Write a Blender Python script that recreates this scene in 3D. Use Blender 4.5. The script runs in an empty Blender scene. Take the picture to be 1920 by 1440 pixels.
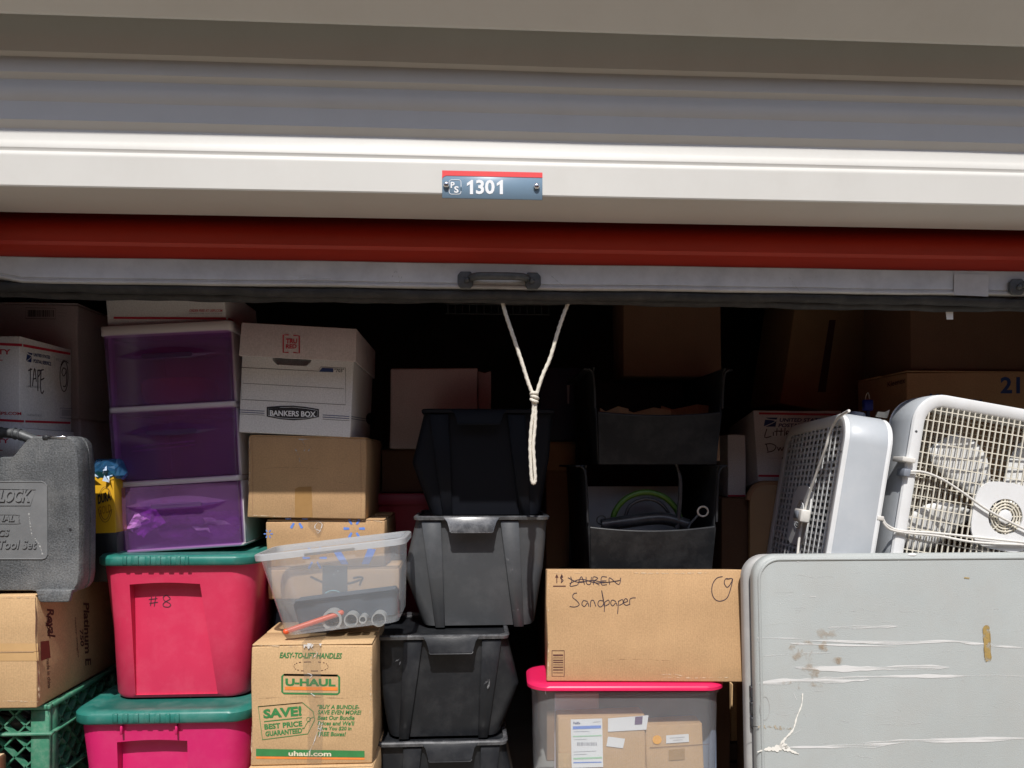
import bpy, bmesh, math, random
from mathutils import Vector, Matrix, Euler
random.seed(7)
R = math.radians
SC = bpy.context.scene
COL = SC.collection

# ------------------------------------------------------------------ camera
FPX, UC, VH = 1400.0, 960.0, 870.0        # focal length in photo pixels, centre column, horizon row
YAW = R(3.2)                              # camera turned a little to the right of the door's normal
EYE = Vector((0.0, 0.0, 1.0))
cam_d = bpy.data.cameras.new('camera')
cam = bpy.data.objects.new('camera', cam_d)
COL.objects.link(cam)
cam.location = EYE
cam.rotation_euler = (R(90), 0, -YAW)
cam_d.sensor_width = 36.0
cam_d.lens = 36.0 * FPX / 1920.0
cam_d.shift_y = (VH - 720.0) / 1920.0
cam_d.clip_start = 0.02
cam_d.clip_end = 500
SC.camera = cam

# ------------------------------------------------------------------ light
SUN_EL, SUN_AZ = R(54.5), R(-3.5)           # sun in front of the door, high, a little from the left
w = bpy.data.worlds.new('World')
SC.world = w
w.use_nodes = True
nt = w.node_tree
bg = nt.nodes['Background']
sky = nt.nodes.new('ShaderNodeTexSky')
sky.sky_type = 'NISHITA'
sky.sun_disc = False
sky.sun_elevation = SUN_EL
sky.sun_rotation = math.pi + SUN_AZ
sky.altitude = 100
nt.links.new(sky.outputs[0], bg.inputs[0])
bg.inputs[1].default_value = 0.15
sl = bpy.data.lights.new('sun', 'SUN')
sl.energy = 4.5
sl.angle = R(0.55)
sl.color = (1.0, 0.965, 0.92)
sun = bpy.data.objects.new('sun', sl)
COL.objects.link(sun)
_d = Vector((-math.sin(SUN_AZ) * math.cos(SUN_EL), math.cos(SUN_AZ) * math.cos(SUN_EL), -math.sin(SUN_EL)))
sun.rotation_euler = _d.to_track_quat('-Z', 'Y').to_euler()
sun.location = (0, -3, 6)
SC.view_settings.view_transform = 'Standard'
SC.view_settings.look = 'None'
SC.view_settings.exposure = 0.08
SC.view_settings.gamma = 1.0
SC.view_settings.use_curve_mapping = False
SC.render.engine = 'CYCLES'
SC.cycles.use_denoising = True
SC.cycles.max_bounces = 10
SC.cycles.transparent_max_bounces = 24
SC.cycles.caustics_reflective = False
SC.cycles.caustics_refractive = False

# ------------------------------------------------------------------ helpers: photo geometry
FWD = Vector((math.sin(YAW), math.cos(YAW), 0))
RGT = Vector((math.cos(YAW), -math.sin(YAW), 0))


def ray(u, v):
    return RGT * ((u - UC) / FPX) + FWD + Vector((0, 0, (VH - v) / FPX))


def PX(u, v, Y):
    d = ray(u, v)
    return EYE + d * (Y / d.y)


def front(u0, u1, v0, v1, Y):
    """x0, x1, ztop, zbottom of a door-parallel face standing at depth Y"""
    vm, um = (v0 + v1) / 2, (u0 + u1) / 2
    return PX(u0, vm, Y).x, PX(u1, vm, Y).x, PX(um, v0, Y).z, PX(um, v1, Y).z


# ------------------------------------------------------------------ helpers: materials
def S(r, g, b):
    def f(c):
        c /= 255.0
        return c / 12.92 if c <= 0.04045 else ((c + 0.055) / 1.055) ** 2.4
    return (f(r), f(g), f(b))


def _mul(c, k):
    return (min(c[0] * k, 1), min(c[1] * k, 1), min(c[2] * k, 1), 1)


def pm(name, col, rough=0.5, var=0.06, scale=6, bump=0.0, bscale=250, metal=0.0, spec=0.5,
       fine=0.0, fscale=400, dust=None, dscale=7, damt=0.0, stretch=(1, 1, 1)):
    m = bpy.data.materials.new(name)
    m.use_nodes = True
    n, l = m.node_tree.nodes, m.node_tree.links
    b = n['Principled BSDF']
    b.inputs['Roughness'].default_value = rough
    b.inputs['Metallic'].default_value = metal
    b.inputs['Specular IOR Level'].default_value = spec
    tc = n.new('ShaderNodeTexCoord')
    mp = n.new('ShaderNodeMapping')
    mp.inputs['Scale'].default_value = stretch
    l.new(tc.outputs['Object'], mp.inputs['Vector'])
    nz = n.new('ShaderNodeTexNoise')
    nz.inputs['Scale'].default_value = scale
    nz.inputs['Detail'].default_value = 6
    nz.inputs['Roughness'].default_value = 0.62
    l.new(mp.outputs[0], nz.inputs['Vector'])
    rp = n.new('ShaderNodeValToRGB')
    rp.color_ramp.elements[0].position = 0.3
    rp.color_ramp.elements[1].position = 0.7
    rp.color_ramp.elements[0].color = _mul(col, 1 - var)
    rp.color_ramp.elements[1].color = _mul(col, 1 + var)
    l.new(nz.outputs[0], rp.inputs[0])
    out = rp.outputs[0]
    if fine > 0:
        nf = n.new('ShaderNodeTexNoise')
        nf.inputs['Scale'].default_value = fscale
        nf.inputs['Detail'].default_value = 3
        l.new(mp.outputs[0], nf.inputs['Vector'])
        r2 = n.new('ShaderNodeValToRGB')
        r2.color_ramp.elements[0].position = 0.35
        r2.color_ramp.elements[1].position = 0.65
        r2.color_ramp.elements[0].color = (1 - fine,) * 3 + (1,)
        r2.color_ramp.elements[1].color = (1, 1, 1, 1)
        l.new(nf.outputs[0], r2.inputs[0])
        mx = n.new('ShaderNodeMix')
        mx.data_type = 'RGBA'
        mx.blend_type = 'MULTIPLY'
        mx.inputs[0].default_value = 1
        l.new(out, mx.inputs[6])
        l.new(r2.outputs[0], mx.inputs[7])
        out = mx.outputs[2]
    if dust is not None:
        nd = n.new('ShaderNodeTexNoise')
        nd.inputs['Scale'].default_value = dscale
        nd.inputs['Detail'].default_value = 9
        nd.inputs['Roughness'].default_value = 0.72
        l.new(tc.outputs['Object'], nd.inputs['Vector'])
        r3 = n.new('ShaderNodeValToRGB')
        r3.color_ramp.elements[0].position = 0.45
        r3.color_ramp.elements[1].position = 0.78
        r3.color_ramp.elements[0].color = (0, 0, 0, 1)
        r3.color_ramp.elements[1].color = (damt,) * 3 + (1,)
        l.new(nd.outputs[0], r3.inputs[0])
        mx = n.new('ShaderNodeMix')
        mx.data_type = 'RGBA'
        l.new(r3.outputs[0], mx.inputs[0])
        l.new(out, mx.inputs[6])
        mx.inputs[7].default_value = (*dust, 1)
        out = mx.outputs[2]
    l.new(out, b.inputs['Base Color'])
    # roughness is never quite even
    rr = n.new('ShaderNodeMapRange')
    rr.inputs[3].default_value = max(rough - 0.09, 0.03)
    rr.inputs[4].default_value = min(rough + 0.09, 1)
    l.new(nz.outputs[0], rr.inputs[0])
    l.new(rr.outputs[0], b.inputs['Roughness'])
    if bump > 0:
        nb = n.new('ShaderNodeTexNoise')
        nb.inputs['Scale'].default_value = bscale
        nb.inputs['Detail'].default_value = 4
        l.new(mp.outputs[0], nb.inputs['Vector'])
        bp = n.new('ShaderNodeBump')
        bp.inputs['Strength'].default_value = bump
        bp.inputs['Distance'].default_value = 0.002
        l.new(nb.outputs[0], bp.inputs['Height'])
        l.new(bp.outputs[0], b.inputs['Normal'])
    return m


def cardboard(name, col, var=0.07):
    """kraft board: fibres, faint flute lines and scuffs"""
    m = pm(name, col, 0.82, var, 5, 0.0, fine=0.16, fscale=260, spec=0.2, dust=tuple(min(c * 1.35, .8) for c in col), dscale=11, damt=0.25)
    n, l = m.node_tree.nodes, m.node_tree.links
    tc = n.new('ShaderNodeTexCoord')
    wv = n.new('ShaderNodeTexWave')
    wv.bands_direction = 'X'
    wv.inputs['Scale'].default_value = 62
    wv.inputs['Distortion'].default_value = 0.6
    l.new(tc.outputs['Object'], wv.inputs['Vector'])
    nb = n.new('ShaderNodeTexNoise')
    nb.inputs['Scale'].default_value = 14
    nb.inputs['Detail'].default_value = 5
    l.new(tc.outputs['Object'], nb.inputs['Vector'])
    ad = n.new('ShaderNodeMath')
    ad.operation = 'MULTIPLY_ADD'
    ad.inputs[1].default_value = 0.05
    l.new(wv.outputs[1], ad.inputs[0])
    l.new(nb.outputs[0], ad.inputs[2])
    bp = n.new('ShaderNodeBump')
    bp.inputs['Strength'].default_value = 0.35
    bp.inputs['Distance'].default_value = 0.006
    l.new(ad.outputs[0], bp.inputs['Height'])
    l.new(bp.outputs[0], n['Principled BSDF'].inputs['Normal'])
    return m


def clear(name, col, opac, rough=0.25, haze=(0.9, 0.93, 0.96), scratch=0.25):
    """frosted or tinted see-through plastic: transparent mixed with milky scatter and a glossy skin"""
    m = bpy.data.materials.new(name)
    m.use_nodes = True
    n, l = m.node_tree.nodes, m.node_tree.links
    n.remove(n['Principled BSDF'])
    out = n['Material Output']
    tr = n.new('ShaderNodeBsdfTransparent')
    tr.inputs[0].default_value = (*col, 1)
    df = n.new('ShaderNodeBsdfDiffuse')
    df.inputs[0].default_value = (*haze, 1)
    tl = n.new('ShaderNodeBsdfTranslucent')
    tl.inputs[0].default_value = (*haze, 1)
    m1 = n.new('ShaderNodeMixShader')
    m1.inputs[0].default_value = 0.45
    l.new(df.outputs[0], m1.inputs[1])
    l.new(tl.outputs[0], m1.inputs[2])
    tc = n.new('ShaderNodeTexCoord')
    nz = n.new('ShaderNodeTexNoise')
    nz.inputs['Scale'].default_value = 9
    nz.inputs['Detail'].default_value = 8
    nz.inputs['Roughness'].default_value = 0.7
    l.new(tc.outputs['Object'], nz.inputs['Vector'])
    mr = n.new('ShaderNodeMapRange')
    mr.inputs[1].default_value = 0.3
    mr.inputs[2].default_value = 0.8
    mr.inputs[3].default_value = opac * (1 - scratch)
    mr.inputs[4].default_value = min(opac * (1 + scratch), 1)
    l.new(nz.outputs[0], mr.inputs[0])
    m2 = n.new('ShaderNodeMixShader')
    l.new(mr.outputs[0], m2.inputs[0])
    l.new(tr.outputs[0], m2.inputs[1])
    l.new(m1.outputs[0], m2.inputs[2])
    gl = n.new('ShaderNodeBsdfGlossy')
    gl.inputs['Roughness'].default_value = rough
    lw = n.new('ShaderNodeLayerWeight')
    lw.inputs[0].default_value = 0.35
    fr = n.new('ShaderNodeMapRange')
    fr.inputs[3].default_value = 0.035
    fr.inputs[4].default_value = 0.45
    l.new(lw.outputs['Facing'], fr.inputs[0])
    m3 = n.new('ShaderNodeMixShader')
    l.new(fr.outputs[0], m3.inputs[0])
    l.new(m2.outputs[0], m3.inputs[1])
    l.new(gl.outputs[0], m3.inputs[2])
    l.new(m3.outputs[0], out.inputs[0])
    return m


def scuff_mat(name, col, cover=0.5, scale=60, stretch=(1, 1, 1), alpha=1.0):
    """a broken smear: paint that only covers where the grain catches it"""
    m = bpy.data.materials.new(name)
    m.use_nodes = True
    n, l = m.node_tree.nodes, m.node_tree.links
    b = n['Principled BSDF']
    b.inputs['Base Color'].default_value = (*col, 1)
    b.inputs['Roughness'].default_value = 0.7
    tc = n.new('ShaderNodeTexCoord')
    mp = n.new('ShaderNodeMapping')
    mp.inputs['Scale'].default_value = stretch
    nz = n.new('ShaderNodeTexNoise')
    nz.inputs['Scale'].default_value = scale
    nz.inputs['Detail'].default_value = 6
    l.new(tc.outputs['Object'], mp.inputs[0])
    l.new(mp.outputs[0], nz.inputs['Vector'])
    mr = n.new('ShaderNodeMapRange')
    mr.inputs[1].default_value = 0.62 - cover * 0.3
    mr.inputs[2].default_value = 0.78 - cover * 0.3
    mr.inputs[4].default_value = alpha
    l.new(nz.outputs[0], mr.inputs[0])
    tr = n.new('ShaderNodeBsdfTransparent')
    mx = n.new('ShaderNodeMixShader')
    l.new(mr.outputs[0], mx.inputs[0])
    l.new(tr.outputs[0], mx.inputs[1])
    l.new(b.outputs[0], mx.inputs[2])
    l.new(mx.outputs[0], n['Material Output'].inputs[0])
    return m


M = {}
M['concrete'] = pm('asphalt', (0.29, 0.25, 0.19), 0.9, 0.15, 3, 0.3, 90, fine=0.2, fscale=80)
M['slab'] = pm('slab', (0.25, 0.24, 0.22), 0.85, 0.15, 3, 0.2, 90)
M['cream'] = pm('cream_paint', (0.625, 0.615, 0.58), 0.52, 0.025, 3, 0.06, 14, dust=(0.50, 0.47, 0.42), dscale=6, damt=0.22, stretch=(1.6, 1, 0.5))
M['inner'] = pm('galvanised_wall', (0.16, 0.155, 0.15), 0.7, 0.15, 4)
M['red_paint'] = pm('red_paint', (0.50, 0.030, 0.012), 0.42, 0.12, 6, 0.04, 40, stretch=(0.3, 1, 3))
M['galv'] = pm('galvanised', (0.56, 0.555, 0.555), 0.5, 0.12, 9, 0.05, 120, metal=0.35, dust=(0.30, 0.29, 0.29), dscale=14, damt=0.5, stretch=(0.6, 1, 1))
M['rubber'] = pm('rubber', (0.022, 0.021, 0.021), 0.7, 0.3, 30, 0.5, 60, dust=(0.10, 0.09, 0.085), dscale=25, damt=0.5)
M['iron'] = pm('dark_iron', (0.075, 0.08, 0.085), 0.5, 0.2, 40, 0.25, 160, metal=0.3, dust=(0.2, 0.2, 0.2), dscale=60, damt=0.4)
M['rope'] = pm('rope', (0.72, 0.67, 0.58), 0.9, 0.1, 60, 0.6, 420)
M['sign_blue'] = pm('sign_blue', S(122, 147, 168), 0.35, 0.03, 10)
M['sign_red'] = pm('sign_red', S(236, 78, 80), 0.4, 0.03, 10)
M['ink_white'] = pm('ink_white', (0.82, 0.84, 0.86), 0.5, 0.03, 10)
M['chrome'] = pm('chrome', (0.75, 0.75, 0.75), 0.18, 0.05, 10, metal=1.0)
M['kraft'] = cardboard('kraft', (0.50, 0.315, 0.165))
M['kraft_light'] = cardboard('kraft_light', (0.58, 0.385, 0.205))
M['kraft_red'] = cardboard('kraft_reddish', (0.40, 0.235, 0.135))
M['kraft_shade'] = cardboard('kraft_shade', (0.15, 0.085, 0.052))  # kraft board darkened to put the shade of the back into its colour
M['kraft_edge'] = pm('kraft_edge', (0.62, 0.45, 0.28), 0.9, 0.15, 40)
M['white_card'] = cardboard('white_card', (0.76, 0.76, 0.77), 0.03)
M['pinkish_card'] = cardboard('pinkish_card', (0.62, 0.55, 0.56), 0.03)
M['tape_brown'] = pm('tape_brown', (0.37, 0.215, 0.085), 0.25, 0.1, 20, 0.1, 60)
M['tape_tan'] = pm('tape_tan', (0.56, 0.36, 0.17), 0.3, 0.06, 20, 0.1, 60)
M['tape_clear'] = clear('tape_clear', (0.98, 0.97, 0.95), 0.09, 0.15, (0.75, 0.7, 0.62), 0.6)
M['ink_black'] = pm('ink_black', (0.018, 0.017, 0.02), 0.6, 0.2, 30)
M['ink_pen'] = pm('ink_pen', (0.045, 0.028, 0.04), 0.6, 0.3, 30)
M['ink_navy'] = pm('ink_navy', (0.02, 0.045, 0.16), 0.6, 0.1, 30)
M['ink_red'] = pm('ink_red', (0.50, 0.02, 0.045), 0.6, 0.08, 30)
M['ink_grey'] = pm('ink_grey', (0.30, 0.30, 0.33), 0.6, 0.1, 30)
M['ink_green'] = pm('ink_green', (0.035, 0.20, 0.055), 0.7, 0.12, 30)
M['ink_orange'] = pm('ink_orange', (0.78, 0.23, 0.04), 0.7, 0.1, 30)
M['ink_blue'] = pm('ink_blue', (0.13, 0.25, 0.66), 0.7, 0.1, 30)
M['ink_brown'] = pm('ink_brown', (0.10, 0.035, 0.025), 0.7, 0.2, 30)
M['ink_maroon'] = pm('ink_maroon', (0.23, 0.055, 0.035), 0.7, 0.1, 30)
M['case'] = pm('tool_case_plastic', (0.120, 0.127, 0.134), 0.6, 0.32, 8, 0.7, 260, fine=0.55, fscale=280, dust=(0.36, 0.355, 0.34), dscale=6, damt=0.45)
M['case_panel'] = pm('tool_case_panel', (0.165, 0.17, 0.175), 0.55, 0.10, 12, 0.05, 200, dust=(0.3, 0.3, 0.3), dscale=12, damt=0.25)
M['pink'] = pm('pink_plastic', (0.62, 0.032, 0.095), 0.42, 0.05, 5, 0.05, 90, dust=(0.80, 0.20, 0.28), dscale=18, damt=0.18)
M['magenta'] = pm('magenta_plastic', (0.60, 0.015, 0.135), 0.42, 0.05, 5, 0.05, 90, dust=(0.72, 0.15, 0.26), dscale=18, damt=0.18)
M['teal'] = pm('teal_plastic', (0.017, 0.165, 0.135), 0.40, 0.08, 7, 0.05, 90, dust=(0.22, 0.33, 0.30), dscale=14, damt=0.4)
M['hot_pink'] = pm('hot_pink_plastic', (0.68, 0.016, 0.095), 0.35, 0.05, 7)
M['crate'] = pm('green_crate', (0.05, 0.215, 0.13), 0.42, 0.12, 9, 0.08, 120, dust=(0.4, 0.45, 0.38), dscale=60, damt=0.35)
M['bin_sheen'] = pm('black_plastic_sheen', (0.060, 0.064, 0.069), 0.40, 0.08, 6, 0.08, 300, dust=(0.17, 0.17, 0.175), dscale=9, damt=0.35)  # base greyed to carry sun sheen; pale dust speckle over it
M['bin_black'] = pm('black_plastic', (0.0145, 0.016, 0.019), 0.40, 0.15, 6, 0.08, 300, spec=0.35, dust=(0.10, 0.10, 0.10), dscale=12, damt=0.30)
M['bin_shade'] = pm('shaded_black_plastic', (0.0055, 0.0065, 0.010), 0.55, 0.1, 6, 0.05, 300, spec=0.15)  # black plastic darkened further for bins standing in shade
M['bin_gloss'] = pm('black_plastic_gloss', (0.045, 0.047, 0.052), 0.27, 0.15, 6, 0.06, 60, dust=(0.42, 0.42, 0.43), dscale=16, damt=0.5, spec=0.9)  # dust speckle whitened to paint the glint on rims and grips
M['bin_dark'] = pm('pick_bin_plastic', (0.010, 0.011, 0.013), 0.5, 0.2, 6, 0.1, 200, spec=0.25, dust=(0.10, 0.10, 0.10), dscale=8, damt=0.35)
M['frame_white'] = pm('drawer_frame', (0.58, 0.55, 0.56), 0.4, 0.04, 6)
M['purple'] = clear('purple_clear', (0.80, 0.56, 0.88), 0.17, 0.12, (0.62, 0.33, 0.72), 0.35)
M['drawer_dark'] = pm('drawer_inside', (0.06, 0.02, 0.09), 0.7, 0.1, 6)
M['frost'] = clear('frosted_clear', (0.95, 0.98, 1.0), 0.20, 0.26, (0.92, 0.95, 0.98), 0.2)
M['frost_milky'] = clear('frosted_milky', (0.96, 0.98, 1.0), 0.24, 0.25, (0.88, 0.93, 0.98), 0.2)
M['pvc_dim'] = pm('pvc_dim', (0.40, 0.40, 0.38), 0.4, 0.05, 20)
M['frost_rim'] = clear('frosted_rim', (0.96, 0.98, 0.99), 0.62, 0.28, (0.86, 0.88, 0.90), 0.1)
M['bag'] = clear('thin_bag', (0.95, 0.92, 0.97), 0.42, 0.08, (0.95, 0.9, 0.97), 0.6)
M['blue_bag'] = clear('blue_bag', (0.12, 0.40, 0.78), 0.45, 0.08, (0.08, 0.30, 0.62), 0.4)
M['fan_white'] = pm('fan_white', (0.74, 0.75, 0.755), 0.36, 0.04, 8, 0.02, 60, dust=(0.6, 0.57, 0.5), dscale=20, damt=0.25)
M['fan_grey'] = pm('fan_grey', (0.44, 0.47, 0.50), 0.42, 0.04, 8, 0.03, 60, dust=(0.6, 0.6, 0.6), dscale=22, damt=0.25)
M['fan_grille'] = pm('fan_grille', (0.72, 0.68, 0.58), 0.45, 0.08, 12)
M['fan_grille_grey'] = pm('fan_grille_grey', (0.60, 0.61, 0.61), 0.45, 0.08, 12)
M['knob'] = pm('knob', (0.22, 0.24, 0.28), 0.45, 0.1, 30)
M['cord'] = pm('cord', (0.68, 0.66, 0.62), 0.45, 0.1, 40)
M['table'] = pm('table_plastic', (0.40, 0.425, 0.415), 0.5, 0.05, 4, 0.30, 420, fine=0.10, fscale=500, dust=(0.37, 0.36, 0.335), dscale=5, damt=0.55)
M['table_edge'] = pm('table_edge', (0.36, 0.355, 0.345), 0.5, 0.08, 8, dust=(0.55, 0.54, 0.5), dscale=18, damt=0.5)
M['scuff'] = scuff_mat('white_scuff', (0.74, 0.735, 0.72), 0.85, 45, (0.12, 1, 3.2), 0.85)
M['scuff_thin'] = scuff_mat('thin_scuff', (0.70, 0.70, 0.68), 0.6, 60, (0.12, 1, 3), 0.6)
M['stain'] = scuff_mat('tan_stain', (0.40, 0.27, 0.15), 0.42, 40, (1, 1, 1), 0.34)
M['bin_scuff'] = scuff_mat('bin_scuff', (0.30, 0.30, 0.31), 0.4, 120, (1, 1, 1), 0.5)
M['stain2'] = scuff_mat('ochre_stain', (0.42, 0.28, 0.08), 1.0, 70, (1, 1, 1), 0.8)
M['yellow_box'] = pm('yellow_box', (0.62, 0.34, 0.012), 0.45, 0.06, 10)
M['black_box'] = pm('black_box', (0.012, 0.012, 0.013), 0.5, 0.1, 10)
M['blue_plastic'] = pm('blue_plastic', (0.015, 0.03, 0.30), 0.4, 0.1, 10)
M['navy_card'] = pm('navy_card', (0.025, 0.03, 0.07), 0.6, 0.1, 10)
M['paper'] = pm('paper', (0.78, 0.77, 0.76), 0.8, 0.04, 12, 0.1, 40)
M['grey_blue'] = pm('grey_blue', (0.17, 0.21, 0.29), 0.7, 0.1, 6)
M['orange'] = pm('orange_plastic', (0.75, 0.10, 0.03), 0.4, 0.06, 10)
M['dot'] = pm('orange_dot', (0.90, 0.40, 0.03), 0.6, 0.05, 10)
M['pvc'] = pm('pvc', (0.66, 0.64, 0.58), 0.4, 0.05, 20)
M['black_tool'] = pm('black_tool', (0.03, 0.032, 0.036), 0.3, 0.3, 30, dust=(0.2, 0.2, 0.2), dscale=40, damt=0.3)
M['hose_green'] = pm('green_hose', (0.05, 0.125, 0.012), 0.4, 0.1, 20)  # green darkened to put the bin's inner shade into the hose
M['tan_board'] = pm('tan_board', (0.42, 0.27, 0.14), 0.6, 0.06, 6)
M['dark_wood'] = pm('dark_wood', (0.075, 0.042, 0.028), 0.6, 0.35, 8, 0.2, 60, stretch=(0.3, 1, 6))
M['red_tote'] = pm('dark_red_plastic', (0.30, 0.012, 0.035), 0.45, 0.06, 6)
M['white_plastic'] = pm('white_plastic', (0.74, 0.74, 0.76), 0.4, 0.04, 10)
M['steel'] = pm('wire_steel', (0.12, 0.13, 0.13), 0.5, 0.1, 30, metal=0.6)


# ------------------------------------------------------------------ helpers: meshes
class MB:
    def __init__(s):
        s.v, s.f = [], []

    def add(s, vs, fs):
        o = len(s.v)
        s.v += [tuple(p) for p in vs]
        s.f += [tuple(i + o for i in f) for f in fs]

    def box(s, x0, x1, y0, y1, z0, z1):
        s.add([(x0, y0, z0), (x1, y0, z0), (x1, y1, z0), (x0, y1, z0), (x0, y0, z1), (x1, y0, z1), (x1, y1, z1), (x0, y1, z1)],
              [(0, 3, 2, 1), (4, 5, 6, 7), (0, 1, 5, 4), (1, 2, 6, 5), (2, 3, 7, 6), (3, 0, 4, 7)])
        return s

    def rings(s, rs, cap0=True, cap1=True, closed=False):
        n = len(rs[0])
        vs = [p for r in rs for p in r]
        fs = []
        k = len(rs)
        for a in range(k if closed else k - 1):
            b = (a + 1) % k
            for i in range(n):
                j = (i + 1) % n
                fs.append((a * n + i, a * n + j, b * n + j, b * n + i))
        if not closed and cap0:
            fs.append(tuple(range(n))[::-1])
        if not closed and cap1:
            fs.append(tuple((k - 1) * n + i for i in range(n)))
        s.add(vs, fs)
        return s

    def prism(s, poly, y0, y1):
        """outline in local x, z pushed from y0 to y1"""
        return s.rings([[(x, y0, z) for x, z in poly], [(x, y1, z) for x, z in poly]])

    def tube(s, path, r, n=8, closed=False, caps=True, rfun=None):
        path = [Vector(p) for p in path]
        k = len(path)
        rs = []
        up = None
        for i, p in enumerate(path):
            if closed:
                t = path[(i + 1) % k] - path[i - 1]
            else:
                t = path[min(i + 1, k - 1)] - path[max(i - 1, 0)]
            t.normalize()
            if up is None:
                up = t.orthogonal().normalized()
            else:
                up = (up - t * up.dot(t))
                up = up.normalized() if up.length > 1e-6 else t.orthogonal().normalized()
            sd = t.cross(up)
            q = []
            for j in range(n):
                a = 2 * math.pi * j / n
                rr = r if rfun is None else rfun(i, a)
                q.append(p + up * (math.cos(a) * rr) + sd * (math.sin(a) * rr))
            rs.append(q)
        return s.rings(rs, caps, caps, closed)

    def bar(s, p, q, wid, dep, nrm=(0, 1, 0)):
        """flat bar from p to q; wid across, dep along nrm"""
        p, q, nv = Vector(p), Vector(q), Vector(nrm).normalized()
        t = (q - p).normalized()
        a = t.cross(nv).normalized() * (wid / 2)
        d = nv * dep
        s.add([p - a, p + a, q + a, q - a, p - a + d, p + a + d, q + a + d, q - a + d],
              [(0, 1, 2, 3), (7, 6, 5, 4), (0, 4, 5, 1), (1, 5, 6, 2), (2, 6, 7, 3), (3, 7, 4, 0)])
        return s

    def ico(s, c, r, sub=1, sc=(1, 1, 1)):
        bm = bmesh.new()
        bmesh.ops.create_icosphere(bm, subdivisions=sub, radius=r)
        bm.verts.ensure_lookup_table()
        s.add([(c[0] + v.co.x * sc[0], c[1] + v.co.y * sc[1], c[2] + v.co.z * sc[2]) for v in bm.verts],
              [tuple(v.index for v in f.verts) for f in bm.faces])
        bm.free()
        return s

    def build(s, name, mat, parent=None, bevel=0.0, seg=2, smooth=None, jit=0.0):
        me = bpy.data.meshes.new(name)
        me.from_pydata(s.v, [], s.f)
        bm = bmesh.new()
        bm.from_mesh(me)
        bmesh.ops.recalc_face_normals(bm, faces=bm.faces)
        if bevel > 0:
            es = [e for e in bm.edges if len(e.link_faces) == 2 and e.calc_face_angle(0) > R(35)]
            bmesh.ops.bevel(bm, geom=es, offset=bevel, segments=seg, affect='EDGES', profile=0.5, clamp_overlap=True)
        if jit:
            for v in bm.verts:
                v.co += Vector((random.uniform(-jit, jit), random.uniform(-jit, jit), random.uniform(-jit, jit)))
        bm.to_mesh(me)
        bm.free()
        if smooth is not None or bevel > 0:
            me.shade_smooth()
            me.set_sharp_from_angle(angle=R(smooth if smooth is not None else 50))
        me.materials.append(M[mat] if isinstance(mat, str) else mat)
        o = bpy.data.objects.new(name, me)
        COL.objects.link(o)
        if parent is not None:
            o.parent = parent
        return o


def rr(x0, x1, y0, y1, r, n=5):
    """rounded rectangle, counter-clockwise"""
    r = max(min(r, (x1 - x0) / 2 - 1e-4, (y1 - y0) / 2 - 1e-4), 1e-4)
    pts = []
    for cx, cy, a0 in ((x1 - r, y1 - r, 0), (x0 + r, y1 - r, 90), (x0 + r, y0 + r, 180), (x1 - r, y0 + r, 270)):
        for i in range(n + 1):
            a = R(a0 + 90 * i / n)
            pts.append((cx + r * math.cos(a), cy + r * math.sin(a)))
    return pts


def smoothline(pts, k=6, closed=False):
    """Catmull-Rom"""
    P = [Vector(p) for p in pts]
    n = len(P)
    if n < 3:
        return P
    out = []
    for i in range(n if closed else n - 1):
        if closed:
            a, b, c, d = P[i - 1], P[i], P[(i + 1) % n], P[(i + 2) % n]
        else:
            a, b, c, d = P[max(i - 1, 0)], P[i], P[i + 1], P[min(i + 2, n - 1)]
        for j in range(k):
            t = j / k
            out.append(0.5 * ((2 * b) + (c - a) * t + (2 * a - 5 * b + 4 * c - d) * t * t + (3 * b - a - 3 * c + d) * t ** 3))
    if not closed:
        out.append(P[-1])
    return out


MX = {}


def tag(o, label=None, cat=None, group=None, kind=None):
    if label:
        o['label'] = label
    if cat:
        o['category'] = cat
    if group:
        o['group'] = group
    if kind:
        o['kind'] = kind
    return o


def thing(name, label, cat, loc, rot=(0, 0, 0), group=None):
    o = bpy.data.objects.new(name, None)
    o.empty_display_size = 0.05
    COL.objects.link(o)
    o.location = loc
    o.rotation_euler = rot
    MX[o] = Matrix.Translation(Vector(loc)) @ Euler(rot).to_matrix().to_4x4()
    return tag(o, label, cat, group)


def carve(o, cutter_mb, angle=40):
    """cut a recess into a mesh object for good"""
    mat = o.data.materials[0]
    c = cutter_mb.build('cutter', 'ink_black')
    md = o.modifiers.new('b', 'BOOLEAN')
    md.operation = 'DIFFERENCE'
    md.object = c
    md.solver = 'EXACT'
    par = o.parent
    o.parent = None
    dg = bpy.context.evaluated_depsgraph_get()
    dg.update()
    me = bpy.data.meshes.new_from_object(o.evaluated_get(dg))
    o.modifiers.clear()
    o.data = me
    me.materials.clear()
    me.materials.append(mat)
    me.shade_smooth()
    me.set_sharp_from_angle(angle=R(angle))
    o.parent = par
    bpy.data.objects.remove(c)
    return o



def U(root, u, v, pl):
    """the point of a thing's own plane that a photo position falls on. pl = (axis, c) or (point, normal)"""
    inv = MX[root].inverted()
    o = inv @ EYE
    d = inv.to_3x3() @ ray(u, v)
    if isinstance(pl[0], str):
        k = 'xyz'.index(pl[0])
        return o + d * ((pl[1] - o[k]) / d[k])
    p, nv = Vector(pl[0]), Vector(pl[1])
    return o + d * ((p - o).dot(nv) / d.dot(nv))


_font = {}


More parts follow.
